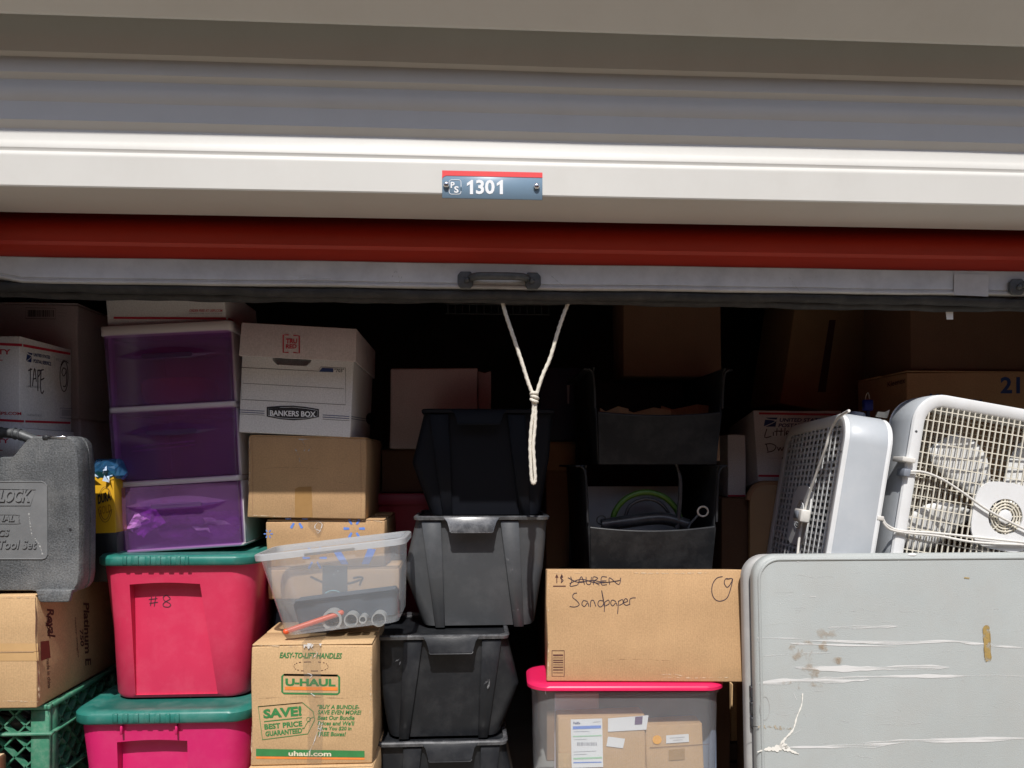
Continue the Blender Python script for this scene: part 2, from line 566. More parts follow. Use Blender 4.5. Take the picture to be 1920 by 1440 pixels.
def glyphs(s, bold=0.0, ext=0.0):
    key = (s, bold, ext)
    if key not in _font:
        cu = bpy.data.curves.new('t', 'FONT')
        cu.body = s
        cu.offset = bold
        cu.resolution_u = 3
        ob = bpy.data.objects.new('t', cu)
        COL.objects.link(ob)
        dg = bpy.context.evaluated_depsgraph_get()
        dg.update()
        me = bpy.data.meshes.new_from_object(ob.evaluated_get(dg))
        vs = [v.co.copy() for v in me.vertices]
        fs = [tuple(p.vertices) for p in me.polygons]
        bpy.data.objects.remove(ob)
        bpy.data.curves.remove(cu)
        bpy.data.meshes.remove(me)
        x0, x1 = min(v.x for v in vs), max(v.x for v in vs)
        y0, y1 = min(v.y for v in vs), max(v.y for v in vs)
        _font[key] = ([((v.x - x0) / (x1 - x0), (v.y - y0) / max(y1 - y0, 1e-6)) for v in vs], fs)
    return _font[key]


EPS = 0.0007


def _off(root, pl, eps):
    """the plane pushed towards the camera's side by eps"""
    if isinstance(pl[0], str):
        sgn = -1 if pl[0] == 'y' else 1
        inv = MX[root].inverted()
        o = inv @ EYE
        k = 'xyz'.index(pl[0])
        sgn = 1 if o[k] > pl[1] else -1
        return (pl[0], pl[1] + sgn * eps), Vector([sgn if i == k else 0 for i in range(3)])
    p, nv = Vector(pl[0]), Vector(pl[1]).normalized()
    return (p + nv * eps, nv), nv


def txt(root, s, box, mat, pl=('y', 0), bold=0.02, sl=0.0, shear=0.0, rot=0, quad=None, name='printed_text', eps=EPS, thick=0.0, mb=None, parent=None):
    """lettering laid flat on a thing's face; box = (u0, v0, u1, v1) in the photo"""
    vs, fs = glyphs(s, bold)
    pl2, nv = _off(root, pl, eps)
    pts = []
    for a, b in vs:
        if rot == 90:
            a, b = b, 1 - a           # reads downwards
        if rot == 270:
            a, b = 1 - b, a
        if quad:
            (tl, tr, br, bl) = quad
            top = (tl[0] + (tr[0] - tl[0]) * a, tl[1] + (tr[1] - tl[1]) * a)
            bot = (bl[0] + (br[0] - bl[0]) * a, bl[1] + (br[1] - bl[1]) * a)
            u, v = bot[0] + (top[0] - bot[0]) * b, bot[1] + (top[1] - bot[1]) * b
        else:
            u0, v0, u1, v1 = box
            u = u0 + a * (u1 - u0) + shear * (b - 0.5) * (v1 - v0)
            v = v1 - b * (v1 - v0) + sl * (u - u0)
        pts.append(U(root, u, v, pl2))
    own = mb is None
    mb = mb or MB()
    if thick > 0:
        n = len(pts)
        mb.add(pts + [p + nv * thick for p in pts], list(fs) + [tuple(i + n for i in f) for f in fs])
        ed = {}
        for f in fs:
            for i in range(len(f)):
                e = (f[i], f[(i + 1) % len(f)])
                k = tuple(sorted(e))
                ed[k] = None if k in ed else e
        mb.add(pts + [p + nv * thick for p in pts], [(e[0], e[1], e[1] + n, e[0] + n) for e in ed.values() if e])
    else:
        mb.add(pts, fs)
    if own:
        return mb.build(name, mat, parent or root)


def ribbon(mb, pts, nv, wfun):
    n = len(pts)
    L, Rr = [], []
    for i, p in enumerate(pts):
        t = (pts[min(i + 1, n - 1)] - pts[max(i - 1, 0)])
        t = t.normalized() if t.length > 1e-9 else Vector((1, 0, 0))
        a = nv.cross(t).normalized() * (wfun(i / max(n - 1, 1)) / 2)
        L.append(p + a)
        Rr.append(p - a)
    mb.add(L + Rr, [(i, i + 1, n + i + 1, n + i) for i in range(n - 1)])


def pen(root, strokes, wid, mat, pl=('y', 0), name='handwriting', smooth=4, eps=EPS, taper=False, wob=0.0, parent=None):
    pl2, nv = _off(root, pl, eps)
    mb = MB()
    for st in strokes:
        p3 = [U(root, u, v, pl2) for u, v in st]
        if smooth and len(p3) > 2:
            p3 = smoothline(p3, smooth)
        sd = random.random() * 9

        def wf(t):
            k = 1.0
            if taper:
                k = min(1, 6 * t + 0.15, 6 * (1 - t) + 0.15)
            return wid * k * (1 + wob * math.sin(13 * t + sd) + wob * 0.6 * math.sin(37 * t + 2 * sd))
        ribbon(mb, p3, nv, wf)
    o = mb.build(name, mat, parent or root)
    if len(strokes) > 1 and name in ('scratch', 'scuff_mark', 'worn_edge', 'wrinkle', 'paint_fleck', 'dirt_speck', 'torn_paper', 'edge_crease'):
        o['kind'] = 'stuff'               # fine marks nobody would count
    return o


def poly(root, pts, mat, pl=('y', 0), name='printed_mark', eps=EPS, mb=None, parent=None):
    pl2, nv = _off(root, pl, eps)
    own = mb is None
    mb = mb or MB()
    q = [U(root, u, v, pl2) for u, v in pts]
    mb.add(q, [tuple(range(len(q)))])
    if own:
        return mb.build(name, mat, parent or root)


def frame_marks(root, pts, wid, mat, pl=('y', 0), name='printed_outline', eps=EPS):
    return pen(root, [list(pts) + [pts[0], pts[1]]], wid, mat, pl, name, smooth=0, eps=eps)


def circ(u, v, ru, rv=None, n=20, a0=0, a1=360):
    rv = rv or ru
    return [(u + ru * math.cos(R(a0 + (a1 - a0) * i / n)), v + rv * math.sin(R(a0 + (a1 - a0) * i / n))) for i in range(n + 1)]


def vec2(*flat):
    return list(zip(flat[::2], flat[1::2]))


def carton(name, label, u0, u1, v0, v1, Y, D, mat, zb=None, zt=None, rot=(0, 0, 0), group=None, cat='box', lid=True, bev=0.0035, flapmat=None, sideflat=None):
    """a closed carton: body, two top flaps that do not quite meet, and a raw corner edge"""
    x0, x1, t, b = front(u0, u1, v0, v1, Y)
    t = zt if zt is not None else t
    b = zb if zb is not None else b
    W, H = x1 - x0, t - b
    r = thing(name, label, cat, ((x0 + x1) / 2, Y, b), rot, group)
    ft = 0.004 if lid else 0.0
    mb = MB()
    # corners are never quite square: each leans a little within its own wall
    rn = random.Random(len(MX) * 7 + 1)
    j = lambda k=.0022: rn.uniform(-k, k)
    rs = []
    for i, z in enumerate((0, H * .33, H * .7, H - ft)):
        top = i == 3
        a = [(-W / 2 + j(), 0, z + (j() if top else 0)), (0, 0, z + (j(.0012) if top else 0)), (W / 2 + (j() if sideflat is None else 0), 0, z + (j() if top else 0)), (W / 2 + (j() if sideflat is None else 0), D, z), (-W / 2 + j(), D, z)]
        rs.append(a)
    mb.rings(rs)
    body = mb.build('body', mat, r, bev, 2)
    if lid:
        g = 0.004
        for a, bq, dz in ((0.001, D * .5 - g, 0.0), (D * .5 + g, D - 0.001, 0.0012)):
            f = MB()
            f.box(-W / 2 + .002, W / 2 - .002, a, bq, H - ft + 0.0004, H + dz)
            f.build('flap', flapmat or mat, r, 0.0012, 1)
    r['_w'], r['_h'], r['_d'] = W, H, D
    return r, W, H, D


# ================================================================== SETTING
b = MB()
b.add([(-60, -80, -0.012), (60, -80, -0.012), (60, 1.30, -0.012), (-60, 1.30, -0.012)], [(0, 1, 2, 3)])
tag(b.build('driveway', 'concrete'), 'sunlit worn asphalt driveway in front of the storage unit', kind='structure')
b = MB()
b.add([(-60, 1.30, 0), (60, 1.30, 0), (60, 60, 0), (-60, 60, 0)], [(0, 1, 2, 3)])
tag(b.build('unit_floor', 'slab'), 'concrete floor slab under the storage units', kind='structure')

# ---- unseen row of units added behind the camera to block low sky
opp = thing('sky_blocker_row', 'unseen row of tan units added behind the camera to block low sky', 'building', (0, -5.2, 0))
b = MB()
b.box(-26, 26, -3.0, 0, 0.001, 4.7)
b.build('wall', pm('tan_wall', (0.20, 0.17, 0.13), 0.7), opp)
b = MB()
b.box(-26.2, 26.2, -3.2, 0.25, 4.702, 4.82)
b.build('roof', 'galv', opp)
for k in range(12):
    b = MB()
    b.box(-24 + 4 * k, -21.2 + 4 * k, 0.002, 0.03, 0.002, 2.3)
    b.build('unit_door', 'red_paint', opp)

# ---- the building: header, eave, jambs, walls, roof
bld = thing('storage_building', 'cream metal storage building with ribbed header and eave above the open unit', 'building', (0, 0, 0))
BX0, BX1 = -4.5, 5.0


def zz(v, Y):
    return PX(0, v, Y).z


prof = [(1.522, -330), (1.522, 60), (1.522, 88), (1.522, 94), (1.5265, 104), (1.522, 113), (1.522, 133), (1.531, 147), (1.522, 160), (1.522, 178),
        (1.526, 187.5), (1.522, 196), (1.518, 218), (1.514, 222), (1.5225, 239), (1.5225, 242), (1.5205, 243.5), (1.5195, 259), (1.5175, 263), (1.5145, 268), (1.5140, 274),
        (1.5160, 279), (1.5160, 281), (1.5125, 284.5), (1.5115, 287), (1.5115, 290), (1.5115, 341), (1.5115, 345), (1.513, 348)]
HB = zz(348, 1.513)                        # underside of the header
pts = [(y, zz(v, y)) for y, v in prof] + [(1.516, HB + 0.0001), (1.684 - 0.012, HB + 0.001), (1.684 - 0.010, HB + 0.02)]
mb = MB()
n = len(pts)
NX = 24
for i in range(NX):
    xa, xb = BX0 + (BX1 - BX0) * i / NX, BX0 + (BX1 - BX0) * (i + 1) / NX
    mb.add([(xa, y, z) for y, z in pts] + [(xb, y, z) for y, z in pts], [(k, k + 1, n + k + 1, n + k) for k in range(n - 1)])
me = mb.build('header_panel', 'cream', bld)
bm = bmesh.new()
bm.from_mesh(me.data)
bmesh.ops.remove_doubles(bm, verts=bm.verts, dist=1e-5)
bmesh.ops.recalc_face_normals(bm, faces=bm.faces)
for v in bm.verts:                         # sheet metal is never dead flat
    v.co.y += 0.0012 * math.sin(v.co.x * 5.1) + 0.0008 * math.sin(v.co.x * 13 + v.co.z * 9)
bm.to_mesh(me.data)
bm.free()
me.data.shade_smooth()
me.data.set_sharp_from_angle(angle=R(28))
# header thickness behind
mb = MB()
mb.box(BX0, BX1, 1.548, 1.60, HB + 0.25, HB + 1.2)
mb.build('header_backing', 'inner', bld)
# eave gutter with a back-sloping underside
zb_ = zz(22, 1.44)
gut = [(1.44, zb_), (1.36, zb_ + 0.072), (1.28, zb_ + 0.152), (1.272, zb_ + 0.165), (1.272, zb_ + 0.24), (1.30, zb_ + 0.25), (1.30, zb_ + 0.30), (1.448, zb_ + 0.30), (1.448, zb_)]
mb = MB()
mb.rings([[(BX0, y, z) for y, z in gut], [(BX1, y, z) for y, z in gut]])
mb.build('eave_gutter', 'cream', bld, 0.003, 2)
mb = MB()
mb.box(BX0, BX1, 1.40, 4.9, zb_ + 0.302, zb_ + 0.36)
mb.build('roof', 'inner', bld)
# jambs and walls of the unit
XL = PX(-16, 530, 1.68).x
XR = XL + 2.72
for xa, xb in ((BX0, XL - 0.03), (XR + 0.03, BX1)):
    mb = MB()
    mb.box(xa, xb, 1.515, 1.66, 0.001, HB - 0.002)
    mb.build('jamb', 'cream', bld, 0.004)
for xa, xb in ((XL - 0.86, XL - 0.80), (XR + 0.40, XR + 0.46)):
    mb = MB()
    mb.box(xa, xb, 1.664, 4.7, 0.001, zb_ + 0.30)
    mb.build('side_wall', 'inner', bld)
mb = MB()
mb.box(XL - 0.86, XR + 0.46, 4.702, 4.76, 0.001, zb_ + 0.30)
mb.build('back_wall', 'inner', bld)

# ---- the roll-up door
YC = 1.684
door = thing('roll_up_door', 'red roll-up door pulled halfway up with a galvanised bottom bar', 'door', ((XL + XR) / 2, YC, PX(960, 565, YC).z))
dx, dy, dz = door.location
zr = lambda v, Y=YC: PX(0, v, Y).z - dz
mb = MB()
prof = [(0.30, zr(250)), (0.07, zr(360)), (0.028, zr(398)), (0.019, zr(408)), (0.010, zr(420)), (0.003, zr(432)), (-0.003, zr(444)), (-0.006, zr(452)), (-0.001, zr(458)), (-0.002, zr(466)), (-0.004, zr(476)), (-0.002, zr(486))]
NX = 60
n = len(prof)
vs, fs = [], []
for i in range(NX + 1):
    x = XL - 0.12 + (XR - XL + 0.24) * i / NX - dx
    for k, (y, z) in enumerate(prof):
        wv = 0.0012 * math.sin(x * 9) + 0.001 * math.sin(x * 23)
        vs.append((x, y + 0.0, z + (wv if k == n - 1 else 0)))
for i in range(NX):
    for k in range(n - 1):
        fs.append((i * n + k, i * n + k + 1, (i + 1) * n + k + 1, (i + 1) * n + k))
mb.add(vs, fs)
mb.build('curtain', 'red_paint', door, smooth=40)
# bottom bar: flat face with a rounded lower lip
bt, bb = zr(480, YC - 0.012), zr(527, YC - 0.012)
mb = MB()
pr = [(-0.010, bt), (-0.012, bt - .002), (-0.012, bb + .012), (-0.0125, bb + .010), (-0.0105, bb + 0.0085), (-0.0105, bb + .006), (-0.014, bb + .004), (-0.014, bb), (-0.010, bb - .0025), (0.02, bb - .0025), (0.02, bt), ]
rs = []
for i in range(41):
    t = i / 40
    x = XL + (XR - XL) * t - dx
    wob = 0.0009 * math.sin(x * 7) + 0.0006 * math.sin(x * 17)
    lift = 0.012 * max(0, 1 - (x - (XL - dx)) / 0.03) ** 2
    rs.append([(x, y + wob, z + (lift if z < bt - .02 else 0) + wob * 0.8) for y, z in pr])
mb.rings(rs)
mb.build('bottom_bar', 'galv', door, smooth=35)
# rubber seal, bulbous and uneven, with a second worn strip behind
for (yo, r0, dzz, sd) in ((0.004, 0.0105, -0.0115, 0.0), (0.020, 0.0095, -0.0200, 2.0)):
    mb = MB()
    path = []
    for i in range(90):
        x = XL + 0.006 + (XR - XL - 0.012) * i / 89 - dx
        path.append((x, yo + 0.002 * math.sin(x * 6 + sd), bb + dzz + 0.0022 * math.sin(x * 4.1 + sd) + 0.0012 * math.sin(x * 19 + sd) - 0.004 * (i / 89)))
    mb.tube(path, r0, 9, rfun=lambda i, a, r0=r0: r0 * (1 + 0.10 * math.sin(i * 1.7 + a * 2) + (0.25 if math.sin(a) > .6 else 0)))
    mb.build('rubber_seal', 'rubber', door, smooth=60)
# pull handles
for uc in (936, 1961):
    vv = 527 + (uc - 936) * 0.0125
    hp = U(door, uc, vv, ('y', -0.013))
    h = MB()
    hw = 0.0715
    bar_z = hp.z + 0.005
    path = smoothline([(hp.x - hw + 0.008, -0.018, bar_z), (hp.x - hw + .018, -0.031, bar_z), (hp.x - hw + .03, -0.036, bar_z), (hp.x, -0.038, bar_z), (hp.x + hw - .03, -0.036, bar_z), (hp.x + hw - .018, -0.031, bar_z), (hp.x + hw - 0.008, -0.018, bar_z)], 4)
    h.tube(path, 0.0085, 10)
    ho = h.build('handle', 'iron', door, smooth=50)
    for sx in (-1, 1):
        cx = hp.x + sx * (hw + .003)
        q = MB()
        o8 = [(cx + dxx, hp.z + dzz_) for dxx, dzz_ in ((-.012, -.0185), (.011, -.0185), (.0185 if sx > 0 else .0165, -.010), (.0185 if sx > 0 else .0165, .010), (.011, .0185), (-.012, .0185), (-.0165 if sx > 0 else -.0185, .010), (-.0165 if sx > 0 else -.0185, -.010))]
        q.prism(o8, -0.0145, -0.022)
        po = q.build('mounting_plate', 'iron', ho, 0.002, 2)
        q = MB()
        q.ico((cx - sx * .002, -0.024, hp.z - .001), 0.0068, 2, (1, .9, 1))
        q.build('rivet', 'iron', ho, smooth=60)
# worn patch where a sticker was
poly(door, [(1789, 513), (1854, 515), (1853, 556), (1788, 553)], pm('pale_tape', (0.50, 0.50, 0.52), 0.35, 0.1, 30), ('y', -0.0135), 'tape_patch')
# scraped lines on the bar
pen(door, [[(1160, 531), (1240, 534), (1290, 535)], [(735, 520), (742, 508), (748, 520)], [(748, 532), (756, 512)], [(1030, 514), (1060, 540)], [(1480, 520), (1500, 548)], [(560, 520), (620, 523)]], 0.0014, 'scuff_thin', ('y', -0.0136), 'scratch')

# ---- unit number plate
sp = PX(829, 374, 1.509)
sx0, sx1 = PX(829, 346, 1.5095).x, PX(1017, 346, 1.5095).x
st_, sb_ = PX(829, 320, 1.5095).z, PX(829, 371.5, 1.5095).z
sign = thing('unit_number_sign', 'blue and red plate numbered 1301 bolted to the cream header', 'sign', ((sx0 + sx1) / 2, 1.5085, sb_))
W, H = sx1 - sx0, st_ - sb_
mb = MB()
mb.box(-W / 2, W / 2, 0, 0.0022, 0, H)
mb.build('plate', 'sign_blue', sign, 0.0006, 1)
mb = MB()
band = [(-W / 2, H), (-W / 2, H * .66)] + [(-W / 2 + 0.010 - 0.010 * math.cos(R(a)), H * .66 + .0085 * math.sin(R(a))) for a in (20, 45, 70, 90)] + [(W / 2, H * .66 + .0085 + .0), (W / 2, H)]
mb.add([(x, -0.0006, z) for x, z in band], [tuple(range(len(band)))])
mb.build('red_band', 'sign_red', sign)
for fx, fz in ((-W / 2 + 0.0085, H * .46), (W / 2 - 0.012, H * .47)):
    mb = MB()
    mb.rings([[(fx + r * math.cos(R(60 * i)), y, fz + r * math.sin(R(60 * i))) for i in range(6)] for r, y in ((.0064, -.0008), (.0064, -.0055), (.0038, -.0075))])
    mb.build('bolt', 'chrome', sign, 0.0006, 1)
txt(sign, '30', (892.5, 337, 927.5, 364), 'ink_white', ('y', 0), bold=0.03)
for u in (875.5, 931.5):
    poly(sign, [(u, 343.5), (u + 8.5, 337.3), (u + 11.5, 337.3), (u + 11.5, 364), (u + 5.6, 364), (u + 5.6, 345.5), (u, 348.8)], 'ink_white', ('y', 0), 'printed_numeral')
txt(sign, 'P', (845, 341, 852.5, 352.5), 'ink_white', ('y', 0), bold=0.03)
txt(sign, 'S', (851.5, 349, 860, 361.5), 'ink_white', ('y', 0), bold=0.03)
q = [(842 + 22.5 * a, 337 + 27 * b_) for a, b_ in [(x, y) for x, y in [(.5 + .5 * c, .5 + .5 * s_) for c, s_ in [((abs(math.cos(R(t))) ** .35) * (1 if math.cos(R(t)) >= 0 else -1), (abs(math.sin(R(t))) ** .35) * (1 if math.sin(R(t)) >= 0 else -1)) for t in range(0, 360, 12)]]]]
frame_marks(sign, q, 0.0010, 'ink_white', ('y', 0), 'printed_emblem')

# ---- pull rope knotted below the door
rp = thing('pull_rope', 'white braided pull rope knotted into a loop hanging below the door', 'rope', PX(1002, 580, 1.705))
rx, ry, rz_ = rp.location


def rpt(u, v, Y=1.705):
    p = PX(u, v, Y)
    return (p.x - rx, p.y - ry, p.z - rz_)


def braid(pts, r, k=14):
    path = smoothline(pts, k)
    m_ = MB()
    m_.tube(path, r, 10, rfun=lambda i, a, r=r: r * (1 + 0.10 * math.sin(3 * a + i * 1.15) * 1.0 + 0.10 * math.sin(3 * a - i * 1.15)))
    return m_


for pts in ([rpt(941, 562), rpt(948, 588), rpt(960, 624), rpt(978, 678), rpt(990, 716), rpt(1000, 742)],
            [rpt(1066, 566), rpt(1056, 592), rpt(1045, 625), rpt(1032, 670), rpt(1017, 705), rpt(1005, 742)]):
    braid(pts, 0.0042, 16).build('strand', 'rope', rp, smooth=70)
braid([rpt(1000, 748), rpt(1000, 770), rpt(996, 800), rpt(994, 835), rpt(995, 870), rpt(997, 900), rpt(1000.5, 906), rpt(1003.5, 899), rpt(1002, 870), rpt(1000, 835), rpt(1003, 800), rpt(1004, 770), rpt(1003, 748)], 0.0038, 12).build('loop', 'rope', rp, smooth=70)
m_ = MB()
for k, (vv, dxx) in enumerate(((739, 0), (745, 1), (751, 0))):
    m_.tube([rpt(1001.5 + 5.5 * math.cos(R(t)) + dxx, vv + 2.4 * math.sin(R(t) + k), 1.705 + 0.007 * math.sin(R(t))) for t in range(0, 360, 30)], 0.0040, 8, closed=True)
m_.ico(rpt(1002, 745), 0.006, 2, (1, 1, 1.4))
m_.build('knot', 'rope', rp, smooth=70)

# wire shelf edge deep inside, under the door
sh = thing('wire_shelf', 'thin wire mesh shelf edge just visible under the door', 'shelf', PX(935, 590, 2.4))
m_ = MB()
ox, oy, oz = sh.location
for k in range(15):
    p, q = PX(840 + 13.5 * k, 560, 2.4), PX(840 + 13.5 * k, 588, 2.4)
    m_.tube([(p.x - ox, 0, p.z - oz), (q.x - ox, 0, q.z - oz)], 0.0012, 5)
for vv in (570, 588):
    p, q = PX(835, vv, 2.4), PX(1032, vv, 2.4)
    m_.tube([(p.x - ox, 0, p.z - oz), (q.x - ox, 0, p.z - oz)], 0.0016, 5)
for uu in (850, 1020):
    p = PX(uu, 570, 2.4)
    m_.tube([(p.x - ox, 0, p.z - oz), (p.x - ox, 0, 1.9 - oz)], 0.0016, 5)
tag(m_.build('wire_grid', 'steel', sh), kind='stuff')
# ================================================================== LEFT: crate, boxes, tool case
def usps_logo(r, box, pl, quad=None):
    def q(a, b_):
        if quad:
            tl, tr, br, bl = quad
            tp = (tl[0] + (tr[0] - tl[0]) * a, tl[1] + (tr[1] - tl[1]) * a)
            bt_ = (bl[0] + (br[0] - bl[0]) * a, bl[1] + (br[1] - bl[1]) * a)
            return (tp[0] + (bt_[0] - tp[0]) * b_, tp[1] + (bt_[1] - tp[1]) * b_)
        return (box[0] + (box[2] - box[0]) * a, box[1] + (box[3] - box[1]) * b_)
    m_ = MB()
    poly(r, [q(.12, 0), q(1, 0), q(.92, .22), q(.55, .17), q(.3, .12)], 'ink_navy', pl, mb=m_)
    poly(r, [q(.10, .22), q(.5, .27), q(.78, .34), q(.80, .42), q(.55, .62), q(.05, .94), q(0, .92)], 'ink_navy', pl, mb=m_)
    poly(r, [q(.93, .30), q(.85, 1), q(.12, 1), q(.62, .66), q(.88, .42)], 'ink_navy', pl, mb=m_)
    m_.build('printed_emblem', 'ink_navy', r)


ZCR = PX(40, 1321, 1.75).z                     # top of the milk crate
# low carton under the crate
x1c = PX(92, 1390, 1.75).x
low, *_ = carton('cardboard_box', 'low brown carton on the floor under the green crate', -300, 88, 1330, 1440, 1.76, 0.36, 'kraft', zb=0.001, zt=ZCR - 0.285, group='cardboard boxes')
CW = 0.34
cr = thing('milk_crate', 'green plastic milk crate with diamond lattice sides under the tan carton', 'crate', (x1c - CW / 2, 1.75, ZCR - 0.284))
CH, CD, T_ = 0.283, 0.34, 0.012
PWD = 0.041
for fx0, fx1, fy0, fy1, name in ((CW / 2 - PWD, CW / 2, 0, T_, 'corner_post'), (-CW / 2, -CW / 2 + PWD, 0, T_, 'corner_post'), (CW / 2 - T_, CW / 2, T_ + .0005, PWD, 'corner_post'), (-CW / 2, -CW / 2 + T_, T_ + .0005, PWD, 'corner_post'), (CW / 2 - T_, CW / 2, CD - PWD, CD, 'corner_post'), (-CW / 2, -CW / 2 + T_, CD - PWD, CD, 'corner_post')):
    MB().box(fx0, fx1, fy0, fy1, 0, CH - 0.012).build(name, 'crate', cr, 0.002, 1)
m_ = MB()
m_.box(-CW / 2 - .004, CW / 2 + .004, -.004, .011, CH - .011, CH)
m_.box(-CW / 2 - .004, CW / 2 + .004, CD - .011, CD + .004, CH - .011, CH)
m_.box(-CW / 2 - .004, -CW / 2 + .011, .0115, CD - .0115, CH - .011, CH)
m_.box(CW / 2 - .011, CW / 2 + .004, .0115, CD - .0115, CH - .011, CH)
m_.build('rim', 'crate', cr, 0.002, 1)
m_ = MB()
for z in (0.218, 0.11, 0.012):
    m_.box(-CW / 2 - .008, CW / 2 + .010, -0.008, 0.010, z - .003, z + .003)
    m_.box(CW / 2 - .010, CW / 2 + .0095, 0.0105, CD, z - .003, z + .003)
    m_.box(-CW / 2 - .0095, -CW / 2 + .010, 0.0105, CD, z - .003, z + .003)
m_.build('rail', 'crate', cr, 0.0012, 1)


def lattice(a0, a1, z0, z1, step, f, wid, dep, nrm):
    m_ = MB()
    k = a0 - (z1 - z0)
    while k < a1:
        for sg in (1, -1):
            # a = k + t (sg=1) rising ; mirrored for sg=-1
            t0, t1 = max(0, a0 - k), min(z1 - z0, a1 - k)
            if t1 - t0 > 0.01:
                if sg == 1:
                    m_.bar(f(k + t0, z0 + t0), f(k + t1, z0 + t1), wid, dep, nrm)
                else:
                    m_.bar(f(k + t0, z1 - t0), f(k + t1, z1 - t1), wid, dep * .9, nrm)
        k += step
    return m_


lattice(-CW / 2 + PWD, CW / 2 - PWD, 0.012, CH - .012, 0.047, lambda a, z: (a, 0.0005, z), 0.0035, 0.017, (0, 1, 0)).build('lattice', 'crate', cr)
lattice(PWD, CD - PWD, 0.012, CH - .012, 0.047, lambda a, z: (CW / 2 - .0005, a, z), 0.0045, 0.014, (-1, 0, 0)).build('lattice', 'crate', cr)
lattice(PWD, CD - PWD, 0.012, CH - .012, 0.047, lambda a, z: (-CW / 2 + .0005, a, z), 0.0045, 0.014, (1, 0, 0)).build('lattice', 'crate', cr)
MB().box(-CW / 2 + .002, CW / 2 - .002, 0.011, CD - .01, 0.001, 0.006).build('base', 'crate', cr)
m_ = MB()                                       # a moulded slot and grit on the near post
m_.prism([(CW / 2 - .024, .105), (CW / 2 - .004, .107), (CW / 2 - .004, .112), (CW / 2 - .020, .109)], -0.004, 0)
m_.build('moulded_rib', 'crate', cr)
# tools inside the crate
for k, (u, v, sx, sy, sz, ro) in enumerate(((24, 1345, .05, .03, .018, .3), (45, 1352, .035, .04, .02, -.4), (8, 1335, .05, .04, .014, .1), (22, 1408, .05, .03, .02, .5), (55, 1425, .04, .05, .02, -.3), (15, 1432, .05, .05, .02, .0))):
    p = PX(u, v, 1.80 + .02 * (k % 2))
    t = thing('hand_tool', ['black plastic tool part at the top of the green crate', 'shiny black tool handle beside the crate post', 'black tool body just under the tan carton', 'grey tool end low in the green crate', 'dark tool body low beside the crate post', 'dark tool lowest in the green crate'][k], 'tool', (p.x, p.y, p.z - sz), (ro * .4, ro, ro), 'tools inside the green crate')
    m_ = MB()
    m_.rings([[(x, y, z) for x, y in rr(-sx * k_, sx * k_, 0, sy * k_ * 2, .012, 4)] for z, k_ in ((-sz, .8), (0, 1), (sz, .75))])
    m_.build('body', 'black_tool', t, 0.004, 2)
    MB().tube(smoothline([(-sx * .7, sy, sz), (0, sy * .5, sz * 1.9), (sx * .8, sy * .7, sz * 1.2)], 5), .005, 7).build('grip', 'black_tool', t, smooth=60)

# small wooden block leaning against the crate
p0 = PX(-6, 1420, 1.725)
wb = thing('wooden_post', 'short brown wooden post standing in front of the green crate', 'post', (PX(-4, 1430, 1.725).x, 1.712, 0.001))
wz = PX(6, 1419, 1.725).z
MB().box(-.011, .0105, 0, .026, 0, wz).build('post', pm('brown_wood', (0.16, 0.06, 0.03), 0.6, 0.3, 10, 0.2, 60, stretch=(4, 4, .4)), wb, .0015, 1)
MB().box(-.0085, .008, .003, .023, wz + .0003, wz + .003).build('cap', 'kraft_edge', wb)

# the tan carton lying on its side
rb, W, H, D = carton('cardboard_box', 'tan carton with dark red side print, resting on the green crate', -190, 69, 1117, 1319, 1.72, 0.40, 'kraft_light', sideflat=1, zb=ZCR + .001, lid=False, group='cardboard boxes', bev=.003)
poly(rb, [(-180, 1206), (71, 1206.5), (71, 1221), (-180, 1220)], 'tape_tan', ('y', 0), 'tape_strip')
poly(rb, [(-180, 1223), (72, 1222), (72, 1239), (-180, 1240)], 'tape_tan', ('y', 0), 'tape_strip')
pen(rb, [[(66, 1120), (67.5, 1160), (67, 1200), (70, 1240), (73, 1280), (74, 1312)]], .0016, 'ink_brown', ('y', -.0003), 'edge_crease', 3, wob=.5)
MB().box(-W / 2, W / 2 - .006, -.0022, -.0004, H * .499, H * .501).build('flap_seam', 'kraft_edge', rb)
sd = ('x', W / 2)
txt(rb, 'Royal', None, 'ink_brown', sd, .035, rot=90, quad=[(84, 1141), (101, 1143), (104, 1195), (87, 1192)])
txt(rb, 'Paper', None, 'ink_brown', sd, .035, rot=90, quad=[(84, 1152), (94, 1152), (96, 1197), (86, 1196)] if False else [(84.5, 1154), (95, 1155), (97, 1198), (87, 1197)])
txt(rb, 'made in china', None, 'ink_brown', sd, .01, rot=90, quad=[(87, 1234), (93, 1233), (96, 1290), (90, 1291)])
txt(rb, 'Platinum E', None, 'ink_brown', sd, .03, rot=90, quad=[(156, 1130), (167, 1131), (171, 1247), (160, 1248)])
txt(rb, '750', None, 'ink_brown', sd, .03, rot=90, quad=[(149, 1180), (156, 1180), (158, 1212), (151, 1212)])
txt(rb, 'heavy weight', None, 'ink_brown', sd, 0, rot=90, quad=[(139, 1158), (143, 1158), (149, 1233), (145, 1233)])
poly(rb, [(76, 1203), (92, 1201), (95, 1233), (77, 1239)], 'ink_maroon', sd, 'printed_mark')
m_ = MB()
p = U(rb, 66, 1118, ('y', -.001))
m_.add([(p.x, -.002, H), (p.x + .018, -.001, H + .002), (p.x + .021, .01, H - .004), (p.x + .006, .012, H - .008), (p.x, .01, H - .004)], [(0, 1, 2, 3, 4)])
m_.build('torn_edge', 'kraft_edge', rb)

# ---- tool case
CZ = rb.location.z + H
YK = 1.735
kc = PX(-60, 1000, YK)
case = thing('tool_case', 'grey blow-moulded tool case with embossed lettering standing on the tan carton', 'tool case', (kc.x, YK, CZ + .001))


def cl(u, v):
    p = U(case, u, v, ('y', 0))
    return (p.x, p.z)


